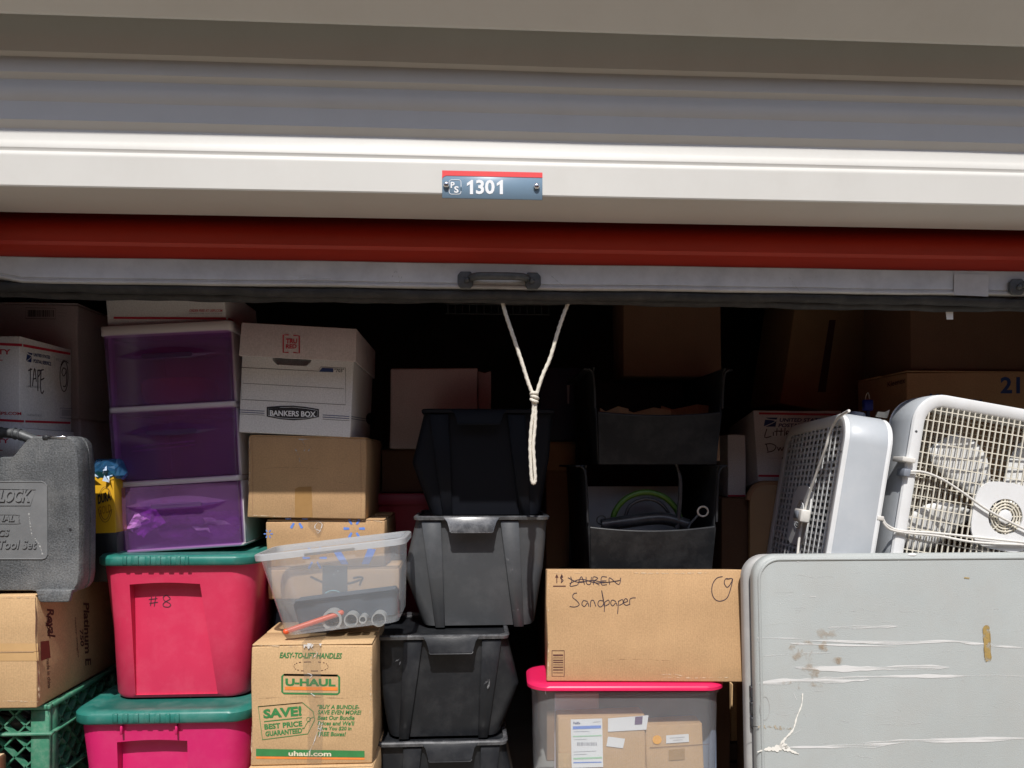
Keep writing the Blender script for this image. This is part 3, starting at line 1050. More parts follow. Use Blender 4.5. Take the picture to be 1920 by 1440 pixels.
def mir(pts):
    return pts + [(-x, z) for x, z in reversed(pts)]


half = [cl(-60, 1109), cl(60, 1109)]
right = [cl(u, v) for u, v in ((-60, 1110), (62, 1110), (70, 1112), (130, 1113), (142, 1108), (149, 1098), (152, 1080), (153, 960), (151, 880), (148, 840), (144, 828), (137, 820), (128, 817), (62, 817), (54, 821), (46, 830), (30, 850), (22, 856), (-60, 857))]
out = [(x, max(z, .0)) for x, z in right]
out = out + [(-x, z) for x, z in reversed(out[1:-1])]
m_ = MB()
TH = 0.072
rs = []
cxm, czm = 0, cl(0, 965)[1]
for y, k in ((0.0, .972), (0.006, .99), (.016, 1.0), (TH * .5, 1.0), (TH * .5 + .001, .985), (TH * .5 + .006, .985), (TH * .5 + .007, 1.0), (TH - .016, 1.0), (TH - .004, .99), (TH, .97)):
    rs.append([((x - cxm) * (1 - (1 - k) * .8) + cxm, y, max((z - czm) * k + czm, 0)) for x, z in out])
m_.rings(rs)
shell = m_.build('shell', 'case', case, smooth=38)
# foot
m_ = MB()
fo = [cl(u, v) for u, v in ((74, 1104), (141, 1104), (136, 1126), (130, 1127.5), (84, 1127.5), (79, 1123))]
fo = [(x, z) for x, z in fo]
m_.prism([(x, max(z, -.0175)) for x, z in fo], -0.0155, -.003)
m_.prism([(x, max(z, 0.0)) for x, z in fo], -.003, .02)
m_.build('hinge_foot', 'case', case, .0025, 2)
# handle
m_ = MB()
hp_ = [(*cl(u, v),) for u, v in ((52, 826), (38, 821), (20, 814), (0, 811), (-60, 809), (-120, 811), (-158, 821), (-172, 826))]
path = smoothline([(x, .036, z) for x, z in hp_], 6)
m_.tube(path, .0115, 10)
for i in range(6, len(path) - 6, 2):
    if abs(path[i].x) < .10 and i % 4 == 0:
        m_.tube([(path[i].x + .0125 * 0, .036 + .0125 * math.cos(R(t)), path[i].z + .0125 * math.sin(R(t))) for t in range(0, 360, 40)], .0022, 5, closed=True)
m_.build('handle', 'iron', case, smooth=60)
# latch bar at the top
m_ = MB()
a, c = cl(90, 819), cl(124, 820)
m_.box(a[0], c[0], -.002, .02, a[1] - .004, a[1] + .0015)
m_.build('latch', 'chrome', case, .001, 1)
a, c = cl(80, 820), cl(90, 819)
MB().box(a[0], c[0], -.003, .02, a[1] - .004, a[1] + .004).build('latch', 'black_tool', case, .001, 1)
# sunk panel with raised lettering
ppts = [cl(u, v) for u, v in ((-208, 904), (78, 903), (84, 905), (88, 911), (89, 1040), (86, 1046), (80, 1048), (-208, 1048))]
m_ = MB()
m_.add([(x, -.0008, z) for x, z in ppts], [tuple(range(len(ppts)))])
panel = m_.build('name_panel', 'case_panel', case)
m_ = MB()
loop = [Vector((x, -.0008, z)) for x, z in ppts]
m_.tube(loop, .0014, 6, closed=True)
m_.build('moulded_border', 'case_panel', panel)
em = ('y', -.0009)
txt(case, 'LOCK', (1, 918, 58, 941), 'case_panel', em, .03, shear=.22, name='raised_lettering', thick=.0018, parent=panel)
pen(case, [[(-70, 947), (-68, 914), (66, 917), (56, 947), (-70, 947)]], .0020, 'case_panel', em, 'raised_border', 0, eps=.0016, parent=panel)
txt(case, 'NAL', (-4, 966, 28, 977), 'case_panel', em, .02, shear=.25, name='raised_lettering', thick=.0015, parent=panel)
pen(case, [[(-60, 964), (28, 964), (34, 968), (34.5, 978), (30, 981), (-60, 980)]], .0016, 'case_panel', em, 'raised_border', 2, eps=.0016, parent=panel)
txt(case, 'CS', (-2, 992, 17, 1005), 'case_panel', em, .02, shear=.2, name='raised_lettering', thick=.0015, parent=panel)
txt(case, 'Tool Set', (-3, 1012, 69, 1029), 'case_panel', em, .02, shear=.2, name='raised_lettering', thick=.0015, parent=panel)
poly(case, circ(131.5, 992.5, 2.6, 2.6, 10), 'ink_black', ('y', -.0004), 'screw_hole', eps=.001)
pen(case, [[(54, 961), (57, 985), (60, 1005)], [(65, 1010), (74, 1022), (80, 1040)]], .0025, 'scuff_thin', em, 'scratch', wob=.4)

# ---- priority mail boxes behind the case
YT = 1.86
tz = PX(42, 803, YT).z
tt = PX(42, 633, YT).z
tp, W, H, D = carton('mailing_box', 'white mailing box with red stripes marked TAPE, above the tool case handle', -230, 43, 633, 803, YT, 0.205, 'white_card', sideflat=1, zb=tz, zt=tt, rot=(0, 0, R(-4)), group='white mailing boxes', bev=.002, lid=False)
fr_, sd = ('y', 0), ('x', W / 2)


def rstripe(r, v0a, v0b, v1a, v1b, ua, ub, pl, nm='printed_stripe'):
    poly(r, [(ua, v0a), (ub, v0b), (ub, v1b), (ua, v1a)], 'ink_red', pl, nm)


rstripe(tp, 640, 644.5, 645, 649.5, -60, 41.5, fr_)
rstripe(tp, 645, 661.5, 650, 666, 43.5, 132, sd)
rstripe(tp, 782, 788, 786.5, 792, -60, 45, fr_)
rstripe(tp, 788, 791, 792, 795, 47.5, 132, sd)
txt(tp, 'PRIORITY', (-62, 654, 20, 664), 'ink_red', fr_, .03, sl=.01)
txt(tp, 'MAIL', (-30, 669, 5, 676), 'ink_red', fr_, .03)
txt(tp, 'ORDER FREE SUPPLIES AT USPS.COM', (-140, 769, 40, 775), 'ink_red', fr_, .02, sl=.02)
usps_logo(tp, None, sd, quad=[(50, 660), (61, 662.5), (60, 680), (49, 677)])
txt(tp, 'UNITED STATES', None, 'ink_navy', sd, .03, quad=[(63, 661.5), (94, 667), (94, 673), (63, 668)])
txt(tp, 'POSTAL SERVICE', None, 'ink_navy', sd, .03, quad=[(63, 673), (96, 679), (96, 686), (63, 680)])
pen(tp, [[(102, 668), (101.5, 687)]], .0008, 'ink_grey', sd, 'printed_rule', 0)
txt(tp, 'PRIORITY', None, 'ink_grey', sd, .0, quad=[(105, 671), (131, 676), (131, 682), (105, 677)])
pen(tp, [vec2(53, 695, 60, 692), vec2(57, 690, 57, 726), vec2(61, 724, 65, 690, 68, 716), vec2(62, 711, 68, 709), vec2(71, 695, 71, 733), vec2(70, 696, 74, 694, 75, 701, 71, 707), vec2(78, 712, 83, 709, 76, 713), vec2(75, 695, 82, 693), vec2(77, 695, 76, 720, 77, 735, 80, 737, 82, 732)], .0030, 'ink_pen', sd)
pen(tp, [circ(120, 705, 7.5, 29, 24, -80, 300), vec2(124, 693, 119, 690, 116, 698, 119, 705, 123, 700, 124, 692, 125, 712, 123, 724, 118, 724), vec2(113, 690, 118, 680, 121, 676), vec2(114, 684, 122, 677, 128, 681)], .0028, 'ink_pen', sd)
frame_marks(tp, [(113, 765), (135, 766), (135, 785), (113, 783)], .0009, 'ink_navy', sd)
m_ = MB()
for k in range(8):
    u = 116 + k * 2.1
    poly(tp, [(u, 768), (u + 1.1, 768), (u + 1.1, 780), (u, 780)], 'ink_grey', sd, mb=m_)
m_.build('printed_barcode', 'ink_grey', tp)
txt(tp, 'FLAT RATE BOX', None, 'ink_grey', sd, 0, quad=[(52, 776), (78, 777.5), (78, 781), (52, 780)])
txt(tp, 'LARGE VIDEO', None, 'ink_grey', sd, 0, quad=[(50, 722), (74, 724), (74, 728), (50, 726)])
ub, W, H, D = carton('mailing_box', 'white mailing box under the TAPE box, seen through the tool case handle', -250, 42, 806, 1105, YT - .025, 0.22, 'white_card', sideflat=1, zb=CZ + .001, zt=tz - .001, rot=(0, 0, R(-3)), group='white mailing boxes', bev=.002, lid=False)
txt(ub, 'PRIORITY', (-60, 822, 17, 831), 'ink_red', ('y', 0), .03)
txt(ub, 'MAIL', (-34, 838, 5, 845), 'ink_red', ('y', 0), .03)
poly(ub, [(45, 815.5), (110, 818), (110, 821), (45, 819)], 'ink_red', ('x', W / 2), 'printed_stripe')

# ---- large pale cartons at the back left
xg0, xg1, tg, bg_ = front(-200, 146, 566, 784, 2.10)
tall, *_ = carton('cardboard_box', 'tall pale carton behind the white mailing boxes, lower of two', -210, 152, 790, 1000, 2.11, 0.34, 'pinkish_card', zb=.001, zt=bg_ - .001, group='pale cartons')
gb, W, H, D = carton('cardboard_box', 'large grey white carton with a small barcode, upper left corner of the unit', -200, 146, 566, 784, 2.10, 0.33, 'pinkish_card', zb=bg_, group='pale cartons')
frame_marks(gb, [(48, 577), (104, 578), (104, 598), (48, 597)], .0012, 'ink_black', ('y', 0))
m_ = MB()
u = 52.0
while u < 100:
    wd = random.choice((.8, 1.3, 2.0))
    poly(gb, [(u, 581), (u + wd, 581), (u + wd, 594), (u, 594)], 'ink_black', ('y', 0), mb=m_)
    u += wd + random.choice((.8, 1.4))
m_.build('printed_barcode', 'ink_black', gb)
pen(gb, [[(108, 586), (126, 587)], [(108, 592), (122, 593)]], .001, 'ink_grey', ('y', 0), 'printed_rule', 0)

# ---- yellow abrasive roll box with a blue bag on it
YD = 1.90
dz0 = rb.location.z + rb['_h'] + .001
dg_, W, H, D = carton('abrasive_roll_box', 'narrow yellow and black box with a round badge beside the tool case', 172, 221, 884, 1090, YD, .06, 'yellow_box', zb=dz0, lid=False, group=None, bev=.0012, rot=(0, R(-2), 0))
zsplit = U(dg_, 200, 999, ('y', 0)).z
m_ = MB()
m_.box(-W / 2 - .0008, W / 2 + .0008, -.0008, D + .0008, -.0, zsplit)
m_.build('black_sleeve', 'black_box', dg_, .001, 1)
txt(dg_, 'DURA', None, 'ink_black', ('y', -.0004), .04, quad=[(183, 928), (207, 920), (208, 938), (184, 946)], eps=.0025)
txt(dg_, 'GOLD', None, pm('gold_ink', (.36, .17, .01), .5), ('y', -.0004), .02, quad=[(184, 950), (208, 945), (209, 960), (185, 966)], eps=.0025)
pen(dg_, [circ(197, 946, 13, 33, 20, 195, 345), circ(197, 946, 13, 33, 20, 15, 165), circ(197, 946, 10, 28, 20, 20, 160)], .0012, 'ink_brown', ('y', -.0004), 'printed_ring', 2, eps=.0025)
bp_ = PX(203, 890, YD + .02)
bgg = thing('plastic_bag', 'crumpled translucent blue plastic bag on the yellow box', 'bag', (bp_.x, bp_.y, bp_.z))
m_ = MB()
rnd = random.Random(3)
ringsb = []
for z, k, w_ in ((-.008, .75, .2), (.004, 1.0, .22), (.016, .95, .12), (.028, .85, .1), (.036, .70, .25)):
    ringsb.append([(k * .040 * math.cos(R(t)) * (1 + w_ * rnd.uniform(-1, 1)) + (.004 if math.cos(R(t)) > .5 else 0), k * .030 * math.sin(R(t)) * (1 + w_ * rnd.uniform(-1, 1)), z + .006 * rnd.uniform(-1, 1)) for t in range(0, 360, 18)])
m_.rings(ringsb)
m_.build('film', 'blue_bag', bgg)
m_ = MB()
for k in range(7):
    c = (rnd.uniform(-.02, .02), -.030, rnd.uniform(-.012, .02))
    m_.add([(c[0] + rnd.uniform(-.012, .012), c[1] + rnd.uniform(-.008, .008), c[2] + rnd.uniform(-.012, .012)) for _ in range(3)], [(0, 1, 2)])
m_.build('shiny_fold', pm('bag_fold', (.55, .68, .85), .12, .1, 20), bgg)

# ================================================================== PINK BINS, DRAWERS
def pink_bin(label, lidlabel, u0, u1, v_lid_t, v_lid_b, v_bot, Yf, depth, mat, zb, bw, slot, group):
    """tapered tote with a sunk grip on its end wall and a clip-on lid"""
    x0, x1, zt_, _ = front(u0, u1, v_lid_t, v_bot, Yf)
    x0 = PX(u0, v_lid_t, Yf + .05).x
    zl = PX((u0 + u1) / 2, v_lid_b, Yf).z
    W = x1 - x0
    r = thing('storage_tote', label, 'storage tote', ((x0 + x1) / 2, Yf, zb), (0, 0, 0), group)
    Hb = zl - zb + .012
    wt = W - .018
    m_ = MB()
    rs = []
    for z, wk, yo, rad in ((0, bw, .040, .045), (.010, bw + .012, .034, .05), (Hb * .5, (bw + wt) / 2, .025, .055), (Hb - .03, wt, .016, .055), (Hb, wt + .004, .014, .055)):
        rs.append([(x, y, z) for x, y in rr(-wk / 2, wk / 2, yo, depth - yo, rad, 7)])
    m_.rings(rs)
    body = m_.build('body', mat, r, smooth=45)
    # sunk grip: deepest under its top edge, dying out towards the bottom
    (sa, sb2, sv, sbot_a, sbot_b, sbv) = slot
    pl = ((0, .022, Hb * .6), (0, -1, -.05))
    A, B = U(r, sa, sv, pl), U(r, sb2, sv, pl)
    C_, D_ = U(r, sbot_b, sbv, pl), U(r, sbot_a, sbv, pl)
    c = MB()
    zt2 = A.z
    yf_t = .0165 + (.026) * (1 - zt2 / Hb)
    yf_b = .0165 + (.026) * (1 - max(D_.z, 0) / Hb) - .001
    yt_, yb_ = yf_t + .024, yf_b - .0025
    zlo = max(D_.z, .008)
    n = 10
    ro = []
    for (L_, R_, yy, zz_, arch) in ((A, B, yt_, zt2, .004), (D_, C_, yb_, zlo, 0)):
        ro.append([(L_.x, -.05, zz_)] + [(L_.x + (R_.x - L_.x) * i / n, -.05, zz_ + arch * math.sin(math.pi * i / n)) for i in range(1, n)] + [(R_.x, -.05, zz_), (R_.x, yy, zz_)] + [(L_.x + (R_.x - L_.x) * i / n, yy, zz_ + arch * math.sin(math.pi * i / n)) for i in range(n - 1, 0, -1)] + [(L_.x, yy, zz_)])
    c.rings(ro)
    r_plane = ((0, yt_, zt2), (0, -(zt2 - zlo), yt_ - yb_))
    carve(body, c, 30)
    # lid
    lt, lb = zt_ - zb, zl - zb
    m_ = MB()
    rs = []
    for z, g, rad in ((lb, .004, .05), (lb + .004, 0, .055), (lt - .006, 0, .055), (lt, .006, .05), (lt + .0005, .03, .045), (lt - .005, .036, .04)):
        rs.append([(x, y, z) for x, y in rr(-W / 2 + g, W / 2 - g, g, depth - g, rad, 7)])
    m_.rings(rs, cap0=True, cap1=True)
    lid = m_.build('lid', 'teal', r, smooth=45)
    return r, body, lid, W, Hb, lt, lb, r_plane


b2, body2, lid2, W2, H2, lt2, lb2, _p2 = pink_bin('lower magenta tote with teal lid at the bottom of the stack', '', 146, 469, 1335, 1358, 1700, 1.76, .52, 'magenta', .001, .325, (219, 351, 1392, 228, 356, 1700), 'pink totes with teal lids')
zt2_ = .001 + lt2 + .0005
b8, body8, lid8, W8, H8, lt8, lb8, pl8 = pink_bin('pink tote with teal lid marked #8 under the purple drawers', '', 189, 480, 1042, 1061, 1335, 1.83, .50, 'pink', zt2_, .315, (243, 375, 1096, 254, 408, 1326), 'pink totes with teal lids')
for r, lid, us, v0, v1 in ((b8, lid8, (228, 244, 270, 290, 309, 328, 345, 360), 1043, 1059), (b2, lid2, (209, 228, 248, 268, 288, 308, 326, 343), 1338, 1355)):
    for i in range(0, 7):
        a, c = U(r, us[i] + 2, v1, ('y', 0)), U(r, us[i] + (us[i + 1] - us[i]) * .62, v0, ('y', 0))
        MB().box(a.x, c.x, -.0028, .002, a.z, c.z).build('grip_ridge', 'teal', lid, .001, 1)
pk = scuff_mat('pink_scuff', (.80, .30, .36), .5, 120, (1, 1, 1), .6)
rn = random.Random(17)
pen(b8, [[(u_, v_), (u_ + rn.uniform(-8, 8), v_ + rn.uniform(4, 14))] for u_, v_ in [(rn.uniform(215, 240), rn.uniform(1100, 1300)) for _ in range(10)] + [(rn.uniform(405, 440), rn.uniform(1090, 1300)) for _ in range(10)]], .0014, pk, ((0, .0245, H8 * .5), (0, -1, -.055)), 'scratch', 0, eps=.0022, taper=True)
pen(b8, [[(u_, v_), (u_ + rn.uniform(-10, 10), v_ + rn.uniform(3, 12))] for u_, v_ in [(rn.uniform(270, 380), rn.uniform(1150, 1310)) for _ in range(12)]], .0012, pk, pl8, 'scratch', 0, eps=.0012, taper=True)
pen(b8, [vec2(279, 1124, 295, 1122), vec2(280, 1131, 296, 1129), vec2(284, 1119, 282, 1136), vec2(292, 1118, 289, 1137), vec2(318, 1121, 312, 1116, 306, 1120, 308, 1126, 316, 1130, 320, 1134, 316, 1138, 307, 1137, 306, 1132, 312, 1127, 319, 1123, 317, 1119)], .0016, 'ink_pen', pl8, eps=.0012)
for uu in (228, 331):
    a = U(b2, uu, 1364, ('y', .008))
    MB().box(a.x - .0022, a.x + .0022, .004, .022, a.z - .016, a.z + .004).build('rim_rib', 'magenta', b2, .001, 1)

# ---- purple drawer cart
YP = 1.945
dzb = b8.location.z + lt8 + .001
x0, x1, _, _ = front(219, 457, 900, 1036, YP)
pd = thing('drawer_cart', 'three drawer cart with translucent purple drawers and off-white frame', 'drawers', ((x0 + x1) / 2, YP, dzb), (0, R(-3.5), 0))
WD = x1 - x0
DD = .36


def pv(v):
    return U(pd, 330, v, ('y', 0)).z


HT = pv(606)
levels = [(pv(1036) if False else 0.0, pv(1030)), (pv(908), pv(897)), (pv(768), pv(757)), (pv(624), HT)]
for i, (a, c) in enumerate(levels):
    if i == 0:
        c = .007
    m_ = MB()
    over = .006 if i == 3 else 0
    m_.rings([[(x, y, z) for x, y in rr(-WD / 2 - over, WD / 2 + over, -over, DD, .012, 4)] for z in (a, c)])
    m_.build('shelf_frame', 'frame_white', pd, .0015, 1)
for sx in (-1, 1):
    for i in range(3):
        za, zb2 = levels[i][1] if i else .007, levels[i + 1][0]
        m_ = MB()
        xa, xb = sorted((sx * WD / 2, sx * (WD / 2 - .009)))
        m_.box(xa, xb, .022, DD - .004, za + .0003, zb2 - .0003)
        m_.build('side_panel', 'frame_white', pd, .001, 1)
MB().box(-WD / 2 + .01, WD / 2 - .01, DD - .006, DD - .003, .008, levels[3][0] - .001).build('back_panel', 'drawer_dark', pd)
for i in range(3):
    za, zb2 = (levels[i][1] if i else .007) + .0015, levels[i + 1][0] - .0015
    h_ = zb2 - za
    w_ = WD - .003
    dr = MB()
    rs = []
    for z, k in ((za, .985), (za + h_ * .5, .993), (zb2, 1.0)):
        rs.append([(x, y, z) for x, y in rr(-w_ * k / 2, w_ * k / 2, -.008 + (1 - k) * .1, .021, .010, 5)])
    dr.rings(rs, cap0=True, cap1=False)
    rs = []
    for z, k in ((za, .92), (zb2 - .012, .92)):
        rs.append([(x, y, z) for x, y in rr(-w_ * k / 2, w_ * k / 2, .0215, DD - .02, .006, 3)])
    dr.rings(rs, cap0=True, cap1=False)
    dro = dr.build('drawer', 'purple', pd, smooth=50)
    # arched pull lip
    lip = MB()
    n = 16
    vs = []
    zc = zb2 - h_ * .30
    for k in range(n + 1):
        t = -1 + 2 * k / n
        x = t * w_ * .40
        zt_ = zc + .020 * (1 - t * t) - .002
        zb3 = zc - .012 * (1 - abs(t) ** 3)
        vs += [(x, -.0085, zt_ + .001), (x, -.014 * (1 - t ** 4) - .0085, (zt_ * .35 + zb3 * .65)), (x, -.0085, zb3)]
    fs = []
    for k in range(n):
        for j in range(2):
            fs.append((3 * k + j, 3 * k + j + 1, 3 * k + j + 4, 3 * k + j + 3))
    lip.add(vs, fs)
    lip.build('pull_lip', 'purple', dro, smooth=60)
    slot = MB()
    slot.prism([(x + .004, z + zc - .004) for x, z in rr(-w_ * .2, w_ * .2, -.0055, .0055, .005, 4)], -.0215, -.019)
    slot.build('finger_slot', 'drawer_dark', dro)
# contents
pz = levels
r1 = random.Random(11)


def crumple(name, label, cat, root, u, v, yd, sx, sy, sz, mat, seed, grp, nn=26):
    p = MX[root] @ U(root, u, v, ('y', yd))
    t = thing(name, label, cat, tuple(p), (0, R(-3.5), 0), grp)
    rn = random.Random(seed)
    m_ = MB()
    bm = bmesh.new()
    bmesh.ops.create_icosphere(bm, subdivisions=3, radius=1)
    vs = []
    for vtx in bm.verts:
        c = vtx.co
        k = 1 + .28 * math.sin(5 * c.x + 7 * c.z + seed) * math.cos(6 * c.y + seed) + rn.uniform(-.16, .16)
        vs.append((c.x * sx * k, c.y * sy * k + sy, c.z * sz * k))
    m_.add(vs, [tuple(q.index for q in f.verts) for f in bm.faces])
    bm.free()
    m_.build('film', mat, t)
    return t


crumple('plastic_bag', 'clear crinkled plastic bag in the bottom purple drawer, right side', 'bag', pd, 395, 985, .02, .065, .045, .034, 'bag', 2, 'bags in the purple drawers')
crumple('plastic_bag', 'clear crinkled plastic bag in the middle of the bottom purple drawer', 'bag', pd, 330, 990, .03, .055, .05, .034, 'bag', 5, 'bags in the purple drawers')
for k, (u, v, ang, lab) in enumerate(((262, 985, .5, 'folded pink paper packet in the bottom purple drawer, tilted left'), (283, 975, -.6, 'pale pink packet standing in the bottom purple drawer'))):
    p = MX[pd] @ U(pd, u, v, ('y', .02 + .012 * k))
    t = thing('paper_packet', lab, 'packet', tuple(p), (0, ang, .2), 'packets in the bottom drawer')
    rn = random.Random(k + 20)
    m_ = MB()
    g = 6
    vs = [(-.024 + .048 * i / g, .004 * rn.uniform(-1, 1) + (.006 if i > j_ else 0), -.024 + .050 * j_ / g + .003 * rn.uniform(-1, 1)) for j_ in range(g + 1) for i in range(g + 1)]
    m_.add(vs, [(j_ * (g + 1) + i, j_ * (g + 1) + i + 1, (j_ + 1) * (g + 1) + i + 1, (j_ + 1) * (g + 1) + i) for j_ in range(g) for i in range(g)])
    fo2 = m_.build('wrapper', pm('pink_packet', (.92, .78, .88), .35), t)
    fo2.modifiers.new('thickness', 'SOLIDIFY').thickness = .0012
p = MX[pd] @ U(pd, 320, 735, ('y', .05))
t = thing('fabric_bundle', 'folded red fabric bundle in the top purple drawer', 'fabric', tuple(p), (0, R(-3.5), 0))
m_ = MB()
m_.rings([[(x, y, z) for x, y in rr(-.085 * k, .085 * k, 0, .14, .03, 5)] for z, k in ((-.028, .75), (-.02, .92), (.006, 1.0), (.028, .98), (.036, .9))])
m_.build('cloth', pm('red_cloth', (.62, .05, .02), .9, .15, 12, .4, 60), t, smooth=60, jit=.0015)
for k, vv in enumerate((833, 841)):
    p = MX[pd] @ U(pd, 305, vv, ('y', .03))
    t = thing('plastic_strip', ['upper pale strip lying in the middle purple drawer', 'lower pale strip lying in the middle purple drawer'][k], 'strip', tuple(p), (0, R(-6 - k), .1), 'strips in the middle drawer')
    MB().box(-.075, .075, 0, .02, 0, .003).build('strip', 'paper', t, .001, 1)

# ---- flat mailing box on the drawers
zt_ = dzb + HT * math.cos(R(3.5)) + .003
mbx, W, H, D = carton('mailing_box', 'flat white mailing box with one red stripe lying on the purple drawers', 203, 424, 545, 607, YP + .015, .29, 'white_card', sideflat=1, zb=zt_, group='white mailing boxes', bev=.002, lid=False, rot=(0, R(-3.5), 0))
poly(mbx, [(213, 594), (424, 595), (424, 599.5), (213, 598)], 'ink_red', ('y', 0), 'printed_stripe')
poly(mbx, [(428, 595.5), (438, 600), (438, 604), (428, 600)], 'ink_red', ('x', W / 2), 'printed_stripe')
txt(mbx, 'ORDER FREE AT USPS.COM', (355, 580, 417, 585), 'ink_red', ('y', 0), .01)
txt(mbx, 'PRIORITY MAIL FLAT RATE BOX', (355, 586.5, 417, 589), 'ink_grey', ('y', 0), 0)

# ================================================================== MIDDLE LEFT: stack of boxes
YS = 1.962
zA0 = PX(620, 1123, YS).z
zA1 = PX(620, 1063, YS).z
zW1 = PX(610, 973, YS).z
zC1 = PX(580, 817, YS).z
#@@BIN
bs, W, H, D = carton('cardboard_box', 'parcel box with black curved arrow print behind the clear tote', 502, 748, 1063, 1123, YS, .34, 'kraft', zb=zA0, zt=zA1 - .001, group='cardboard boxes')
poly(bs, [(605, 1060), (651, 1061), (652, 1125), (604, 1124)], pm('black_tape', (.03, .045, .05), .35, .1, 20), ('y', 0), 'printed_tape')
pen(bs, [vec2(582, 1081, 594, 1087, 606, 1092), vec2(650, 1095, 662, 1092, 676, 1087), vec2(662, 1084, 674, 1082, 680, 1084, 677, 1090, 674, 1098)], .0055, 'ink_black', ('y', 0), 'printed_arrow')
pen(bs, [vec2(610, 1112, 618, 1108, 626, 1107, 634, 1109, 640, 1113)], .002, pm('teal_ink', (.2, .55, .6), .5), ('y', -.0008), 'printed_smile')
wm, W, H, D = carton('cardboard_box', 'kraft carton printed with blue spark marks, behind and above the clear tote', 499, 722, 973, 1062, YS, .33, 'kraft', zb=zA1, zt=zW1 - .001, group='cardboard boxes')
m_ = MB()


def spark(cu, cv, r0, r1, wd, skip=(), k=6, a0=0):
    for i in range(k):
        if i in skip:
            continue
        a = R(a0 + 360 / k * i)
        ca, sa = math.cos(a), math.sin(a)
        nx, ny = -sa * wd, ca * wd
        pts = [(cu + ca * r0 + nx * .7, cv + sa * r0 + ny * .7), (cu + ca * r1 + nx, cv + sa * r1 + ny), (cu + ca * (r1 + wd * .6), cv + sa * (r1 + wd * .6)), (cu + ca * r1 - nx, cv + sa * r1 - ny), (cu + ca * r0 - nx * .7, cv + sa * r0 - ny * .7)]
        poly(wm, pts, 'ink_blue', ('y', 0), 'printed_ray')


spark(556, 972, 10, 20, 2.6, skip=(4, 5))
spark(664, 991, 9, 19, 2.6)
spark(503, 1001, 3.5, 8, 1.2)
spark(590, 1046, 9, 22, 2.4)
for a in ([(624, 1033), (636, 1028), (654, 1058), (640, 1058)], [(690, 1028), (705, 1030), (692, 1058), (678, 1058)]):
    poly(wm, a, 'ink_blue', ('y', 0), 'printed_ray')
cb, W, H, D = carton('cardboard_box', 'plain brown carton with a strip of brown tape under the white file box', 464, 684, 817, 972, YS - .008, .37, 'kraft', zb=zW1 + .002, zt=zC1 - .001, group='cardboard boxes', rot=(0, R(1.2), 0))
poly(cb, [(553, 917), (560, 913), (584, 912), (586, 970), (553, 970)], 'tape_brown', ('y', 0), 'tape_strip')
pen(cb, [vec2(566, 824, 572, 838, 570, 846), vec2(553, 840, 560, 856, 563, 868), vec2(560, 824, 590, 822), vec2(584, 836, 578, 846)], .0018, 'scuff_thin', ('y', -.0006), 'torn_paper', wob=.5)
pen(cb, [[(472, 820), (474, 890), (473, 966)], [(676, 824), (677, 890), (677, 968)]], .0012, 'kraft_red', ('y', 0), 'edge_crease', 3)
poly(wm, [(577, 973), (608, 973), (606, 990), (600, 1006), (596, 1008), (590, 1000), (578, 988)], 'tape_clear', ('y', -.0004), 'tape_strip', eps=.0012)
pen(wm, [vec2(590, 985, 596, 1000, 604, 984, 596, 979, 590, 990, 602, 996)], .0012, 'scuff', ('y', -.001), 'wrinkle', wob=.6)

# ---- file storage box with lift-off lid
YB = 1.952
zb0 = zC1
x0, x1, zt_, _ = front(447, 657, 640, 815, YB)
fb = thing('file_box', 'white file storage box with lift-off lid and black printed badge', 'file box', ((x0 + x1) / 2, YB, zb0 + .002), (0, R(2.6), 0))
W, D = x1 - x0, .375
Hf = PX(550, 612, YB).z - zb0
zl = U(fb, 550, 673, ('y', 0)).z
m_ = MB()
m_.box(-W / 2, W / 2, 0, D, 0, Hf - .006)
body = m_.build('body', 'white_card', fb, .003, 2)
ca, cb2 = U(fb, 511, 672, ('y', 0)), U(fb, 583, 687, ('y', 0))
c = MB()
c.prism([(ca.x, zl + .02), (ca.x, zl - .005), (ca.x + .012, cb2.z), (cb2.x - .012, cb2.z), (cb2.x, zl - .005), (cb2.x, zl + .02)], -.02, .05)
carve(body, c)
m_ = MB()
g = .005
m_.rings([[(x, y, z) for x, y in ((-W / 2 - k, -k), (W / 2 + k, -k), (W / 2 + k, D + k), (-W / 2 - k, D + k))] for z, k in ((zl, .0065), (Hf, .004))])
lid = m_.build('lid', 'pinkish_card', fb, .0025, 2)
carve(lid, MB().box(-W / 2 - .003, W / 2 + .003, -.003, D + .003, zl - .05, Hf - .004))
lf = ('y', -.0065)
pen(fb, [[(541, 661), (531, 661), (531, 628), (541, 628)], [(550, 629), (561, 630), (561, 662), (550, 661)]], .0030, 'ink_red', lf, 'printed_bracket', 0)
txt(fb, 'TRU', (536, 635, 557, 644), 'ink_red', lf, .03)
txt(fb, 'RED', (536, 645.5, 556, 653.5), 'ink_red', lf, .03)
ff = ('y', 0)
frame_marks(fb, [(452, 689), (597, 696), (601, 688), (648, 690), (648, 759), (453, 749)], .0011, 'ink_black', ff)
pen(fb, [[(455, 718.5), (645, 729)]], .0009, 'ink_black', ff, 'printed_rule', 0)
poly(fb, [(598, 697), (604, 689.5), (625, 690.5), (625, 698)], 'ink_navy', ff)
txt(fb, '"703"', (627, 691, 645, 698), 'ink_black', ff, .01)
bd = [(500, 763), (525, 761), (549, 760.5), (574, 763), (598, 767), (598, 782), (574, 786.5), (549, 788), (525, 786), (500, 781)]
poly(fb, bd, 'ink_black', ff, 'printed_badge')
frame_marks(fb, [(503, 766), (525, 764), (549, 763.5), (574, 766), (595, 769.5), (595, 780), (574, 784), (549, 785), (525, 783.5), (503, 779)], .0008, 'ink_white', ('y', -.0005), 'printed_outline')
txt(fb, 'BANKERS BOX', (506, 769, 592, 779.5), 'ink_white', ('y', -.0005), .03, sl=.03)
